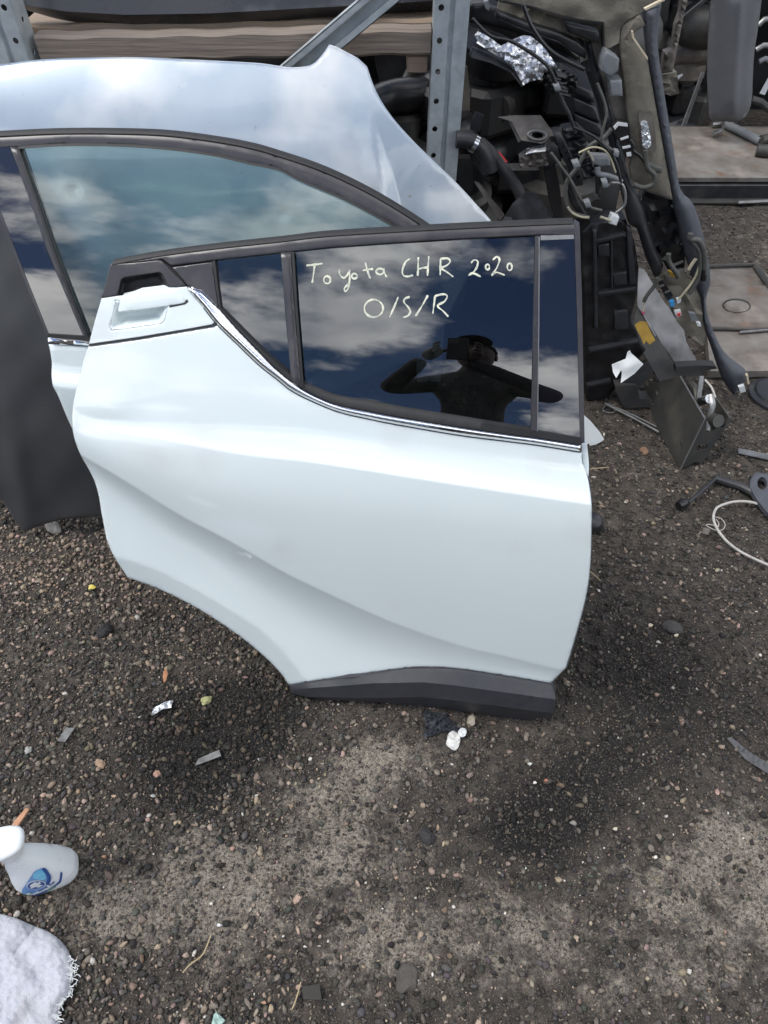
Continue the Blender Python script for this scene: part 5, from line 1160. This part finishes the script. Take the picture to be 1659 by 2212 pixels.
plate('eye_bracket', z6([(1490, 1300), (1500, 1230), (1545, 1168), (1620, 1175), (1720, 1200), (1760, 1560), (1659, 1545), (1600, 1470), (1540, 1390)]), Flat(.03), 'trim', 'dark grey steel bracket with an eye hole at the right edge', 'bracket', holes=[circ(*z6([(1605, 1268)])[0], 10, 13, 18)], step=8, thick=.012, roll=.003)
wl = thing('wire_loop', 'pale cable looped in a wide ring on the gravel at right', 'cable', gnd(*z6([(1200, 1650)])[0]))
mesh_obj('ring', tube(spl3(gz(z6([(1700, 2020), (1560, 1960), (1420, 1890), (1320, 1820), (1250, 1750), (1195, 1670), (1168, 1590), (1175, 1530), (1210, 1480), (1320, 1440), (1420, 1430), (1520, 1440), (1620, 1475), (1720, 1520)]), .016)), .0038, 8), 'wire_white', wl)
mesh_obj('curl', tube(spl3(gz(z6([(1180, 1570), (1240, 1590), (1272, 1640), (1250, 1685), (1190, 1690), (1120, 1660), (1105, 1640), (1150, 1640), (1200, 1660), (1215, 1630), (1190, 1590)]), .012)), .0012, 6), 'wire_white', wl)
tag(mesh_obj('steel_bar', join(tube(gz(z6([(1385, 965), (1700, 1030)]), .012), .006, 6), tube(gz(z6([(1390, 985), (1700, 1052)]), .010), .006, 6)), 'steel_edge'), 'grey ridged steel bar on the gravel at the right edge', 'steel bar')
hb_ = gnd(*z6([(1650, 480)])[0])
V, F = lathe([(.02, .012), (.03, .012), (.034, .02), (.07, .02), (.075, .012), (.09, .008), (.092, 0)], 36); tag(mesh_obj('hub_cap', (V + hb_ + [.03, 0, 0], F), 'blk2', smooth=40), 'round black hub cap lying at the right edge', 'hub cap')
bs = gnd(*z6([(105, 1690)])[0]); V, F = lathe([(.0, .0), (.028, 0), (.030, .02), (.026, .035), (.018, .042), (.0, .044)], 24); tag(mesh_obj('rubber_buffer', (V @ rotx(.3).T + bs + [-.012, .02, 0], F), 'blk2', smooth=60), 'round dark rubber buffer beside the front edge of the lettered door', 'buffer')
tag(mesh_obj('bolt_bush', join(tube(gz(z6([(1092, 1720), (1092, 1700)]), .006) + np.array([[0, 0, 0], [0, 0, .012]]), .010, 12)), 'rusty'), 'small rusty bush on the gravel beside the cable loop', 'bush')

# ================================================================== spray bottle
bb0 = gnd(112, 1888); bb0[2] = ground_z(bb0[0], bb0[1])
sb = thing('spray_bottle', 'white plastic trigger spray bottle with blue label standing on the gravel', 'spray bottle', bb0)
M['bottle'] = mat('translucent_white_bottle', (0.80, 0.83, 0.84), (0.74, 0.77, 0.77), rough=0.33, nscale=14, spots=((0.45, 0.46, 0.42), 30, 0.63, 0.12))
YAWB = math.radians(18)
RB = rotz(YAWB)
def oval(prof, n=36):
    V = []
    for z, a, b, ox in prof:
        for t in np.linspace(0, 2 * math.pi, n, endpoint=False):
            c, s = math.cos(t), math.sin(t)
            V.append((ox + a * np.sign(c) * abs(c) ** .66, b * np.sign(s) * abs(s) ** .66, z))
    m = len(prof); F = [(i * n + j, i * n + (j + 1) % n, (i + 1) * n + (j + 1) % n, (i + 1) * n + j) for i in range(m - 1) for j in range(n)]
    F += [tuple(range(n))[::-1], tuple((m - 1) * n + j for j in range(n))]
    return np.array(V), F
bprof = [(.0, .046, .027, 0), (.004, .053, .032, 0), (.02, .058, .035, 0), (.045, .0585, .035, 0), (.08, .050, .032, -.001), (.115, .039, .027, -.003), (.14, .031, .023, -.006), (.16, .0225, .019, -.008), (.172, .0175, .0165, -.009), (.188, .0165, .0165, -.009)]
zz_ = np.linspace(0, .188, 40); bp = np.array(bprof)
bprof = [(z, *[np.interp(z, bp[:, 0], bp[:, k]) for k in (1, 2, 3)]) for z in zz_]
def bput(g): return g[0] @ RB.T + bb0, g[1]
mesh_obj('body', bput(oval(bprof)), 'bottle', sb, smooth=70)
for i in range(3):
    z = .142 + .008 * i; a, b, ox = (np.interp(z, bp[:, 0], bp[:, k]) for k in (1, 2, 3))
    th = np.linspace(-2.2, -.8, 14); mesh_obj('grip_ridge', bput(tube(np.stack([ox + a * np.cos(th), b * np.sin(th) - .0005, np.full(14, z)], -1), .0018, 6)), 'whitepl', sb)
V, F = lathe([(.018, .184), (.0215, .185), (.0215, .206), (.0195, .209)], 28); mesh_obj('collar', bput((V + [-.009, 0, 0], F)), 'whitepl', sb, smooth=40)
head = oval([(.205, .020, .015, -.009), (.210, .030, .018, -.014), (.218, .056, .025, -.030), (.228, .068, .031, -.036), (.233, .068, .031, -.036), (.237, .064, .028, -.036), (.2375, .058, .024, -.036)])
mesh_obj('trigger_head', bput(head), 'whitepl', sb, smooth=50)
mesh_obj('trigger', bput(tube(spl3([(-.075, 0, .222), (-.080, 0, .20), (-.072, 0, .178), (-.066, 0, .16)]), np.linspace(.007, .004, 25), 10)), 'whitepl', sb)
mesh_obj('nozzle', bput(tube(np.array([(-.095, 0, .234), (-.118, 0, .234)]), .008, 14)), 'whitepl', sb)
def on_body(s, z, lift):
    """point on the front of the bottle: s along the width (-1..1)"""
    a, b, ox = (np.interp(z, bp[:, 0], bp[:, k]) for k in (1, 2, 3))
    c = np.clip(s, -.97, .97); t = np.arccos(np.sign(c) * np.abs(c) ** (1 / .66))
    return np.stack([ox + (a + lift) * c, -(b + lift) * np.sin(t) ** .66, z], -1)
def label_patch(outl, lift, m, name, parent, th=.0004):
    vo, F, _ = tri2d(lin([(x * 1000, y * 8000) for x, y in outl], 30), (), (), 40)
    vo = vo / [1000, 8000]; vo[:, 1] = .016 + (vo[:, 1] - .016) * 1.3; P = on_body(vo[:, 0], vo[:, 1], lift); n = np.stack([vo[:, 0] * .4, -np.ones(len(vo)), 0 * vo[:, 0]], -1)
    V, F = solid(P, F[:, ::-1], -n * th)
    return mesh_obj(name, (V @ RB.T + bb0, F), m, parent, smooth=60)
M['lab_blue'] = mat('label_blue', (0.10, 0.20, 0.48), (0.20, 0.42, 0.66), rough=0.4, nscale=22)
M['lab_dark'] = mat('label_navy', (0.02, 0.07, 0.26), rough=0.4)
M['lab_cyan'] = mat('label_cyan', (0.10, 0.42, 0.66), (0.25, 0.58, 0.75), rough=0.4, nscale=40)
M['lab_green'] = mat('label_green', (0.16, 0.28, 0.24), rough=0.4)
lab = label_patch(spl([(-.72, .030), (-.62, .052), (-.30, .073), (.10, .090), (.42, .098), (.72, .092), (.50, .066), (.20, .047), (-.25, .034), (-.55, .026)], .03, True), .0012, 'lab_blue', 'label', sb)
label_patch(spl([(.05, .082), (.30, .095), (.60, .094), (.45, .076), (.25, .068)], .03, True), .0018, 'lab_cyan', 'label_wave', lab)
label_patch(spl([(.50, .0655), (.73, .0925), (.62, .094), (.45, .072), (.15, .050), (.2, .047)], .03, True), .0022, 'lab_dark', 'label_sweep', lab)
label_patch(circ(-.09, .060, .30, .0150, 26, .0), .0024, 'whitepl', 'badge_ring', lab)
label_patch(circ(-.09, .060, .27, .0132, 26, .0), .0028, 'lab_dark', 'badge', lab)
label_patch([(-.30, .054), (-.24, .066), (-.02, .071), (.02, .066), (.12, .068), (.10, .062), (0, .060), (.08, .053), (-.08, .050), (-.14, .056)], .0032, 'whitepl', 'badge_mark', lab)
label_patch(circ(-.52, .0345, .10, .0042, 16), .0022, 'lab_green', 'leaf_mark', lab)
label_patch(spl([(-.60, .033), (-.50, .0375), (-.44, .037), (-.53, .032)], .03, True), .0026, 'whitepl', 'leaf_highlight', lab)
label_patch([(-.55, .0165), (-.50, .019), (.0, .026), (.50, .042), (.80, .062), (.80, .057), (.50, .037), (.0, .021), (-.5, .014)], .0014, 'lab_dark', 'label_line', sb)
label_patch([(-.02, .0195), (.28, .0275), (.28, .0345), (-.02, .0258)], .0020, 'lab_green', 'label_chip', sb)
def seg_letters(text, s0, z0, ds, h, w, m):
    """small printed lettering from strokes"""
    font = {'H': [((0, 0), (0, 1)), ((1, 0), (1, 1)), ((0, .5), (1, .5))], 'o': [((0, 0), (1, 0)), ((1, 0), (1, .6)), ((1, .6), (0, .6)), ((0, .6), (0, 0))], 'm': [((0, 0), (0, .6)), ((0, .6), (1, .6)), ((.5, .6), (.5, 0)), ((1, .6), (1, 0))],
            'e': [((1, 0), (0, 0)), ((0, 0), (0, .6)), ((0, .6), (1, .6)), ((1, .6), (1, .3)), ((1, .3), (0, .3))], 'B': [((0, 0), (0, 1)), ((0, 1), (.9, .8)), ((.9, .8), (0, .5)), ((0, .5), (1, .2)), ((1, .2), (0, 0))], 'a': [((0, .6), (1, .6)), ((1, .6), (1, 0)), ((1, 0), (0, 0)), ((0, 0), (0, .3)), ((0, .3), (1, .3))], 'r': [((0, 0), (0, .6)), ((0, .5), (1, .6))], ' ': []}
    gs = []; s = s0
    for ch in text:
        for (x0, y0), (x1, y1) in font[ch]:
            t = np.linspace(0, 1, 4); ss = s + (x0 + (x1 - x0) * t) * ds * .7; zs = z0 + (y0 + (y1 - y0) * t) * h + (ss - s0) * .022
            gs.append(tube(on_body(ss, .016 + (zs - .016) * 1.3, .0016), w, 5))
        s += ds
    V, F = join(*gs); return V @ RB.T + bb0, F
mesh_obj('label_lettering', seg_letters('Home Bar', -.22, .0315, .085, .0058, .0005, 'lab_dark'), 'lab_dark', sb, smooth=None)

# ================================================================== white cloth
M['towel'] = mat('white_terry_cloth', (0.53, 0.54, 0.585), (0.45, 0.46, 0.505), rough=1.0, nscale=120, bump=0.6, bscale=420, sheen=0.2, spots=((0.42, 0.39, 0.36), 9, 0.60, 0.2))
tw = thing('cloth', 'white terry cleaning cloth with frayed edge lying on the gravel', 'cloth', gnd(60, 2100))
zc_ = crop(0, 1755.5, .2315)
towel_px = spl(zc_([(-420, 1010), (-150, 930), (0, 945), (150, 985), (300, 1050), (450, 1110), (560, 1190), (640, 1300), (672, 1430), (665, 1560), (620, 1720), (560, 1830), (530, 1972), (525, 2200)]), 5) + lin(zc_([(500, 2400), (-420, 2400)]), 9, False)
def tw_rel(x, y, d):
    return .004 + .016 * np.sqrt(np.clip(d / 22, 0, 1)) + .008 * vnoise(x / 26, y / 30, 2) + .0018 * vnoise(x / 5, y / 5.5, 3) + rng.normal(0, .0004, len(x)) - .006 * np.exp(-((y - (2010 + (x - 70) * -1.2)) / 5) ** 2) * (x > 30) * (x < 90)
mesh_obj('cloth_sheet', sheet(towel_px, Flat(.002), step=4.5, relief=tw_rel, thick=.004), 'towel', tw, smooth=180)
gs = []
edge = np.array(spl(zc_([(640, 1330), (672, 1430), (668, 1560), (625, 1720), (562, 1830), (530, 1980)]), 3))
for i in range(0, len(edge), 1):
    e = edge[i]; L_ = rng.uniform(6, 22); a = rng.uniform(-1.0, .9); pts = [e - [13, 0], e - [3, 0]]
    for k in range(5): a += rng.normal(0, .9); pts.append(pts[-1] + np.array([math.cos(a) * .9 + .25, math.sin(a)]) * L_ / 5)
    z = .012 + rng.uniform(-.004, .006); P = gnd(*np.array(pts).T, z); gs.append(tube(spl3(P, 3), .0008, 5))
mesh_obj('frayed_threads', join(*gs), 'whitepl', tw, smooth=60)

# ================================================================== small litter on the ground
def rock(name, px, py, w, h, tall, col, label, cat='stone', seed=0, parent=None):
    c = gnd(px, py); s = 1.0
    r_ = np.random.default_rng(seed)
    import bmesh
    bm = bmesh.new(); bmesh.ops.create_icosphere(bm, subdivisions=3, radius=1)
    V = np.array([v.co[:] for v in bm.verts]); F = [tuple(v.index for v in f.verts) for f in bm.faces]; bm.free()
    n = 1 + .22 * vnoise(V[:, 0] * 1.7 + seed, V[:, 1] * 1.7 + V[:, 2], seed) + .10 * vnoise(V[:, 0] * 4, V[:, 2] * 4 + V[:, 1] * 3, seed + 2)
    V = V * n[:, None] * np.array([w / 2, h / 2, tall / 2]); V = V @ rotz(r_.uniform(0, 3)).T
    V[:, 2] += ground_z(c[0], c[1]) + tall * .22
    V[:, :2] += c[:2]
    m = col if isinstance(col, str) else mat('stone_' + name, col, tuple(v * .7 for v in col), rough=.85, nscale=60, bump=.6, bscale=160)
    return tag(mesh_obj(name, (V, F), m, smooth=30), label, cat)
zg = crop(0, 1097.2, .2976)
rock('lump', *zg([(765, 895)])[0], .040, .036, .03, (.028, .027, .027), 'round black rubber lump on gravel left of the wheel arch', 'lump', 3)
rock('pale_stone', 116, 1140, .055, .035, .03, (.42, .39, .33), 'pale stone under the foot of the dark grey panel', 'stone', 5)
rock('grey_stone', *zg([(205, 1760)])[0], .020, .016, .014, (.36, .36, .33), 'light grey angular stone near the left edge', 'stone', 8)
rock('tan_stone', *zg([(725, 1855)])[0], .026, .018, .014, (.36, .25, .17), 'tan crumbled stone below the wheel arch gravel', 'stone', 9)
rock('moss_clump', *zg([(1495, 1395)])[0], .028, .022, .018, (.36, .36, .17), 'yellowish moss clump on dark gravel under the wheel arch', 'moss', 12)
rock('pink_stone', *zg([(1135, 1925)])[0], .016, .015, .012, (.40, .24, .18), 'pinkish pebble on dark gravel left of centre', 'stone', 14)
rock('dark_stone', 922, 1806, .034, .028, .022, (.035, .033, .034), 'dark flat stone in the pale dirt below the door', 'stone', 15)
rock('ground_lump', *z5([(680, 1960)])[0], .034, .026, .018, (.22, .13, .08), 'crumpled brown leaf beside the box section', 'leaf', 16)
rock('round_stone', 1450, 1358, .046, .040, .03, (.060, .056, .054), 'dark round stone on the gravel right of the door', 'stone', 17)
rock('speckled_stone', 1018, 1557, .028, .020, .02, (.36, .32, .26), 'speckled tan stone touching the cladding by the black rag', 'stone', 18)
rock('buried_stone', 880, 2110, .05, .04, .02, (.085, .075, .065), 'half buried brown stone near the bottom edge', 'stone', 19)
def chip(name, px, m, label, cat, z=.009, th=.002, rel=None, step=5):
    return tag(mesh_obj(name, sheet(lin(px, step), Flat(z), step=step, thick=th, relief=rel), m, smooth=40), label, cat)
crump = lambda x, y, d: .004 * vnoise(x / 4, y / 5, 2)
M['stripgrey'] = mat('grey_plastic_strip', (0.12, 0.12, 0.118), (0.17, 0.17, 0.165), rough=.6, nscale=60)
chip('plastic_strip', zg([(415, 1690), (480, 1592), (540, 1600), (470, 1700)]), 'stripgrey', 'short grey plastic strip on the gravel at left', 'plastic strip', rel=lambda x, y, d: .003 * vnoise(x / 12, y / 12, 1))
chip('plastic_strip', zg([(1415, 1870), (1440, 1820), (1590, 1755), (1605, 1800), (1500, 1840)]), 'stripgrey', 'curved grey plastic strip below the wheel arch', 'plastic strip', rel=lambda x, y, d: .003 * vnoise(x / 12, y / 12, 3))
chip('yellow_fragment', zg([(640, 590), (648, 560), (668, 555), (697, 572), (685, 585)]), mat('yellow_plastic', (.62, .52, .12), rough=.5), 'small yellow plastic fragment on gravel below the dark panel', 'fragment', z=.012, rel=crump)
chip('foil_scrap', zg([(1095, 1500), (1120, 1450), (1200, 1405), (1255, 1395), (1240, 1450), (1180, 1460), (1110, 1505)]), 'foil', 'crumpled grey foil scrap on dark gravel', 'foil scrap', z=.012, rel=lambda x, y, d: .006 * vnoise(x / 3, y / 3, 4))
chip('bark_chip', zg([(1185, 1185), (1205, 1170), (1218, 1200), (1205, 1250), (1190, 1270), (1182, 1230)]), mat('orange_bark', (.42, .20, .10), (.3, .14, .07), rough=.8, nscale=90), 'orange bark chip on dark gravel left of the cladding', 'bark', z=.012, rel=crump)
chip('wood_splinter', [(24, 1784), (32, 1772), (56, 1745), (62, 1748), (42, 1778), (34, 1788)], mat('raw_splinter', (.52, .28, .17), (.42, .22, .12), rough=.8, nscale=60), 'orange wood splinter above the spray bottle', 'splinter', z=.014, th=.005)
chip('glazed_shard', [(456, 2216), (462, 2190), (468, 2186), (486, 2204), (478, 2214), (466, 2220)], mat('celadon_shard', (.38, .52, .46), (.28, .40, .36), rough=.35, nscale=80), 'pale green glazed shard at the bottom edge', 'shard', z=.014, th=.005, rel=crump)
chip('black_offcut', [(652, 2131), (690, 2126), (695, 2160), (655, 2158)], mat('brown_black_offcut', (.026, .024, .018), rough=.7), 'small dark square offcut in the dirt near the bottom', 'offcut', z=.008)
chip('tarred_strip', z6([(0, 0)]) and [(1570, 1594), (1580, 1592), (1620, 1625), (1690, 1665), (1690, 1690), (1610, 1640)], mat('dark_felt_strip', (.075, .075, .08), (.10, .10, .10), rough=.8, nscale=60), 'dark grey felt strip half buried at the right edge', 'felt strip', z=.006, rel=crump)
# rag and paper by the cladding
M['rag'] = mat('black_rag', (0.022, 0.025, 0.032), (0.035, 0.04, 0.048), rough=.7, nscale=40)
tag(mesh_obj('rag', sheet(spl(zc([(850, 258), (880, 250), (900, 262), (960, 262), (990, 300), (1040, 330), (1060, 345), (1010, 362), (960, 355), (915, 372), (855, 382), (862, 330)]), 4, True), Flat(.004), step=3.4, thick=.003, relief=lambda x, y, d: .004 + .012 * sstep(d / 12) + .010 * vnoise(x / 6, y / 5, 2) * sstep(d / 6) + .004 * vnoise(x / 2.6, y / 3, 5)), 'rag', smooth=60), 'crumpled black rag on the ground under the cladding', 'rag')
chip('paper_scrap', spl(zc([(970, 400), (978, 368), (1005, 355), (1035, 385), (1030, 430), (1010, 452), (985, 440), (965, 420)]), 4, True), mat('dirty_paper', (.70, .70, .68), (.55, .55, .52), rough=.8, nscale=50), 'larger crumpled white paper scrap below the black rag', 'paper', z=.010, rel=lambda x, y, d: .006 * vnoise(x / 5, y / 4, 3) + .003)
chip('paper_scrap', spl(zc([(1025, 360), (1045, 338), (1068, 350), (1062, 378), (1040, 385)]), 4, True), 'whitepl', 'smaller white paper scrap tucked against the black rag', 'paper', z=.012, rel=lambda x, y, d: .005 * vnoise(x / 5, y / 4, 1) + .003)
# straws
M['straw'] = mat('dry_straw', (.46, .37, .22), (.36, .28, .16), rough=.8, nscale=60)
zs = crop(329.2, 1865.3, .3968)
for pts, lb in ((zs([(165, 595), (205, 550), (262, 508), (290, 465), (318, 390)]), 'long bent straw on the dirt near the bottom left'), (zs([(762, 790), (785, 730), (808, 645)]), 'straight straw beside the dark square offcut'), (z6([(50, 1140), (130, 1130), (225, 1122)]), 'short straw on the gravel beside the door edge'), (z6([(50, 2060), (100, 2100), (150, 2150)]), 'straw poking out at the front edge of the door')):
    P = gnd(*np.array(pts).T, .008); tag(mesh_obj('straw', tube(spl3(P, 4), .0013, 6), 'straw'), lb, 'straw', 'dry straws')
litter = []
for i, (px, py, w, c) in enumerate(((1330, 1790, 9, (.6, .55, .42)), (1155, 1690, 7, (.7, .68, .6)), (1145, 1650, 8, (.6, .6, .52)), (1180, 1685, 7, (.5, .2, .14)), (1405, 1350, 9, (.6, .5, .36)), (1462, 1372, 8, (.62, .55, .4)), (330, 1718, 8, (.6, .62, .6)), (560, 1640, 7, (.55, .56, .58)), (225, 1850, 8, (.45, .25, .15)), (473, 1998, 9, (.75, .75, .75)), (245, 1720, 8, (.55, .4, .28)), (570, 2165, 9, (.5, .3, .2)))):
    a = i * 1.3; q = [(px + w * .5 * math.cos(a + t) * (1.5 if k % 2 else .8), py + w * .42 * math.sin(a + t)) for k, t in enumerate(np.linspace(0, 6.28, 7)[:-1])]
    litter.append(chip('fragment', q, mat('fragment_paint', c, tuple(v * .75 for v in c), rough=.6, nscale=90), 'tiny pale fragment scattered on the dark ground', 'fragment', z=.010, th=.004, rel=crump, step=4))
for o_ in litter: o_['group'] = 'tiny fragments on the ground'

# ================================================================== photographer, seen mirrored in the window
per = thing('person', 'person in black jacket and cap holding a phone up, mirrored in the dark window', 'person', (.045, -.38, 0))
M['cloth_black'] = mat('black_jacket', (0.010, 0.010, 0.012), (0.022, 0.022, 0.026), rough=.75, nscale=12, bump=1.0, bscale=9)
M['skin'] = mat('skin', (0.085, 0.05, 0.038), (0.07, 0.042, 0.032), rough=.55, nscale=40)  # skin darkened so the face reads as a backlit silhouette
M['cap'] = mat('dark_cap', (0.05, 0.055, 0.06), (0.07, 0.075, 0.08), rough=.8, nscale=50)
M['denim'] = mat('dark_trousers', (0.018, 0.019, 0.024), rough=.85)
def skin_body(name, verts, edges, radii, m, root=0, sub=2):
    me = bpy.data.meshes.new(name); me.from_pydata([tuple(np.array(v) - wloc(per)) for v in verts], edges, []); me.update()
    o = bpy.data.objects.new(name, me); COL.objects.link(o); o.parent = per; WL[o.name] = wloc(per)
    sk_ = o.modifiers.new('skin', 'SKIN'); sk_.use_smooth_shade = True
    for i, r in enumerate(radii):
        r = (r, r) if np.isscalar(r) else r
        me.skin_vertices[0].data[i].radius = r
        me.skin_vertices[0].data[i].use_root = (i == root)
    sm = o.modifiers.new('sub', 'SUBSURF'); sm.levels = sub; sm.render_levels = sub
    me.materials.append(M[m]); return o
px_, py_ = .045, -.38
bv = [(px_, py_, .98), (px_, py_, 1.16), (px_, py_ - .01, 1.34), (px_, py_ - .01, 1.48), (px_, py_ + .01, 1.57), (px_, py_ + .03, 1.66),
      (px_ - .16, py_ + .01, 1.47), (px_ - .30, py_ + .16, 1.33), (px_ - .16, py_ + .31, 1.49),
      (px_ + .16, py_ + .01, 1.47), (px_ + .31, py_ + .16, 1.34), (px_ - .01, py_ + .31, 1.49),
      (px_ - .10, py_, .92), (px_ - .13, py_ + .02, .52), (px_ - .14, py_ - .02, .10), (px_ + .10, py_, .92), (px_ + .13, py_ + .02, .52), (px_ + .14, py_ - .02, .10)]
be = [(0, 1), (1, 2), (2, 3), (3, 4), (4, 5), (3, 6), (6, 7), (7, 8), (3, 9), (9, 10), (10, 11), (0, 12), (12, 13), (13, 14), (0, 15), (15, 16), (16, 17)]
br_ = [(.14, .10), (.125, .10), (.13, .11), (.11, .09), .055, .06, .068, .050, .034, .068, .050, .034, .095, .07, .045, .095, .07, .045]
skin_body('body', bv, be, br_, 'cloth_black')
hc = np.array([px_, py_ + .05, 1.70])
import bmesh as _bm
b_ = _bm.new(); _bm.ops.create_uvsphere(b_, u_segments=28, v_segments=20, radius=1)
HV = np.array([v.co[:] for v in b_.verts]); HF = [tuple(v.index for v in f.verts) for f in b_.faces]; b_.free()
h = HV * np.array([.075, .095, .115])
h[:, 1] += .012 * np.exp(-((HV[:, 0] / .18) ** 2 + ((HV[:, 2] + .05) / .16) ** 2)) * (HV[:, 1] > 0) * 2
h[:, 0] *= 1 - .18 * sstep((-HV[:, 2] - .2) / .8); 
mesh_obj('head', (h + hc, HF), 'skin', per, smooth=180)
for s in (-1, 1): mesh_obj('ear', (HV * np.array([.008, .017, .028]) + hc + [s * .077, -.01, -.005], HF), 'skin', per, smooth=180)
for s in (-1, 1): mesh_obj('eye', (HV * .011 + hc + [s * .03, .087, .012], HF), 'blk', per, smooth=180)
mesh_obj('mouth', (HV * np.array([.024, .006, .005]) + hc + [0, .090, -.06], HF), 'pink', per, smooth=180)
capm = HV[:, 2] > .18; cv = HV * np.array([.084, .104, .112]); cv[~capm, 2] = .18 * .112
mesh_obj('cap', join((cv + hc + [0, 0, .006], HF), (HV * np.array([.07, .075, .006]) + hc + [0, .10, .036], HF)), 'cap', per, smooth=50)
for s, wr, pm in ((-1, np.array([px_ - .16, py_ + .31, 1.49]), np.array([-.055, -.03, 1.525])), (1, np.array([px_ - .01, py_ + .31, 1.49]), np.array([.075, -.03, 1.525]))):
    hv = [wr, (wr + pm) / 2, pm]; he = [(0, 1), (1, 2)]; hr = [.028, .03, (.032, .018)]
    for k in range(4):
        z = 1.50 + .021 * k; i0 = len(hv); x = pm[0]
        hv += [np.array([x + s * .012, -.03, z]), np.array([x + s * .016, -.012 - .004 * k, z + .004]), np.array([x - s * .006, -.006, z + .006])]
        he += [(2, i0), (i0, i0 + 1), (i0 + 1, i0 + 2)]; hr += [.009, .0085, .0075]
    i0 = len(hv); hv += [np.array([pm[0] - s * .01, -.05, 1.53]), np.array([pm[0] - s * .03, -.048, 1.545])]; he += [(2, i0), (i0, i0 + 1)]; hr += [.010, .008]
    skin_body('hand', hv, he, hr, 'skin', sub=1)
for s in (-1, 1): 
    V = HV * np.array([.048, .135, .05]); V[:, 2] = np.maximum(V[:, 2], -.03); mesh_obj('shoe', (V + np.array([px_ + s * .14, py_ + .03, .032]), HF), 'blk', per, smooth=60)
ph = thing('phone', 'black phone held at eye level by the photographer, mirrored in the window', 'phone', (.01, -.02, 1.47))
mesh_obj('case', box((.012, -.024, 1.535), (.074, .009, .15), bev=.003), 'pit', ph, smooth=20)
mesh_obj('camera_bump', box((.0, -.018, 1.58), (.034, .003, .034), bev=.001), 'blk2', ph, smooth=20)

# ================================================================== far trees behind the photographer (mirrored low in the glass)
M['leaf'] = mat('far_foliage', (0.025, 0.04, 0.018), (0.05, 0.075, 0.03), rough=.9, nscale=3)
n = 30000; th = rng.uniform(-1.25, 1.25, n); dd_ = rng.uniform(26, 33, n); hgt = 4.2 + 1.6 * np.sin(th * 7) + 1.2 * np.sin(th * 17 + 1)
zz2 = rng.uniform(0, 1, n) ** .8 * hgt; cx, cy = np.sin(th) * dd_, -np.cos(th) * dd_
q = rng.normal(0, 1, (n, 3, 3)) * rng.uniform(.18, .42, n)[:, None, None]
V = (np.stack([cx, cy, zz2 + .3], -1)[:, None] + q).reshape(-1, 3); V[:, 2] = np.maximum(V[:, 2], 0)
wood_ = mesh_obj('treeline', (V, [(3 * i, 3 * i + 1, 3 * i + 2) for i in range(n)]), 'leaf', smooth=None, loc=(0, -29, 0))
wood_['kind'] = 'stuff'; wood_['label'] = 'far belt of trees behind the photographer'; wood_['category'] = 'trees'
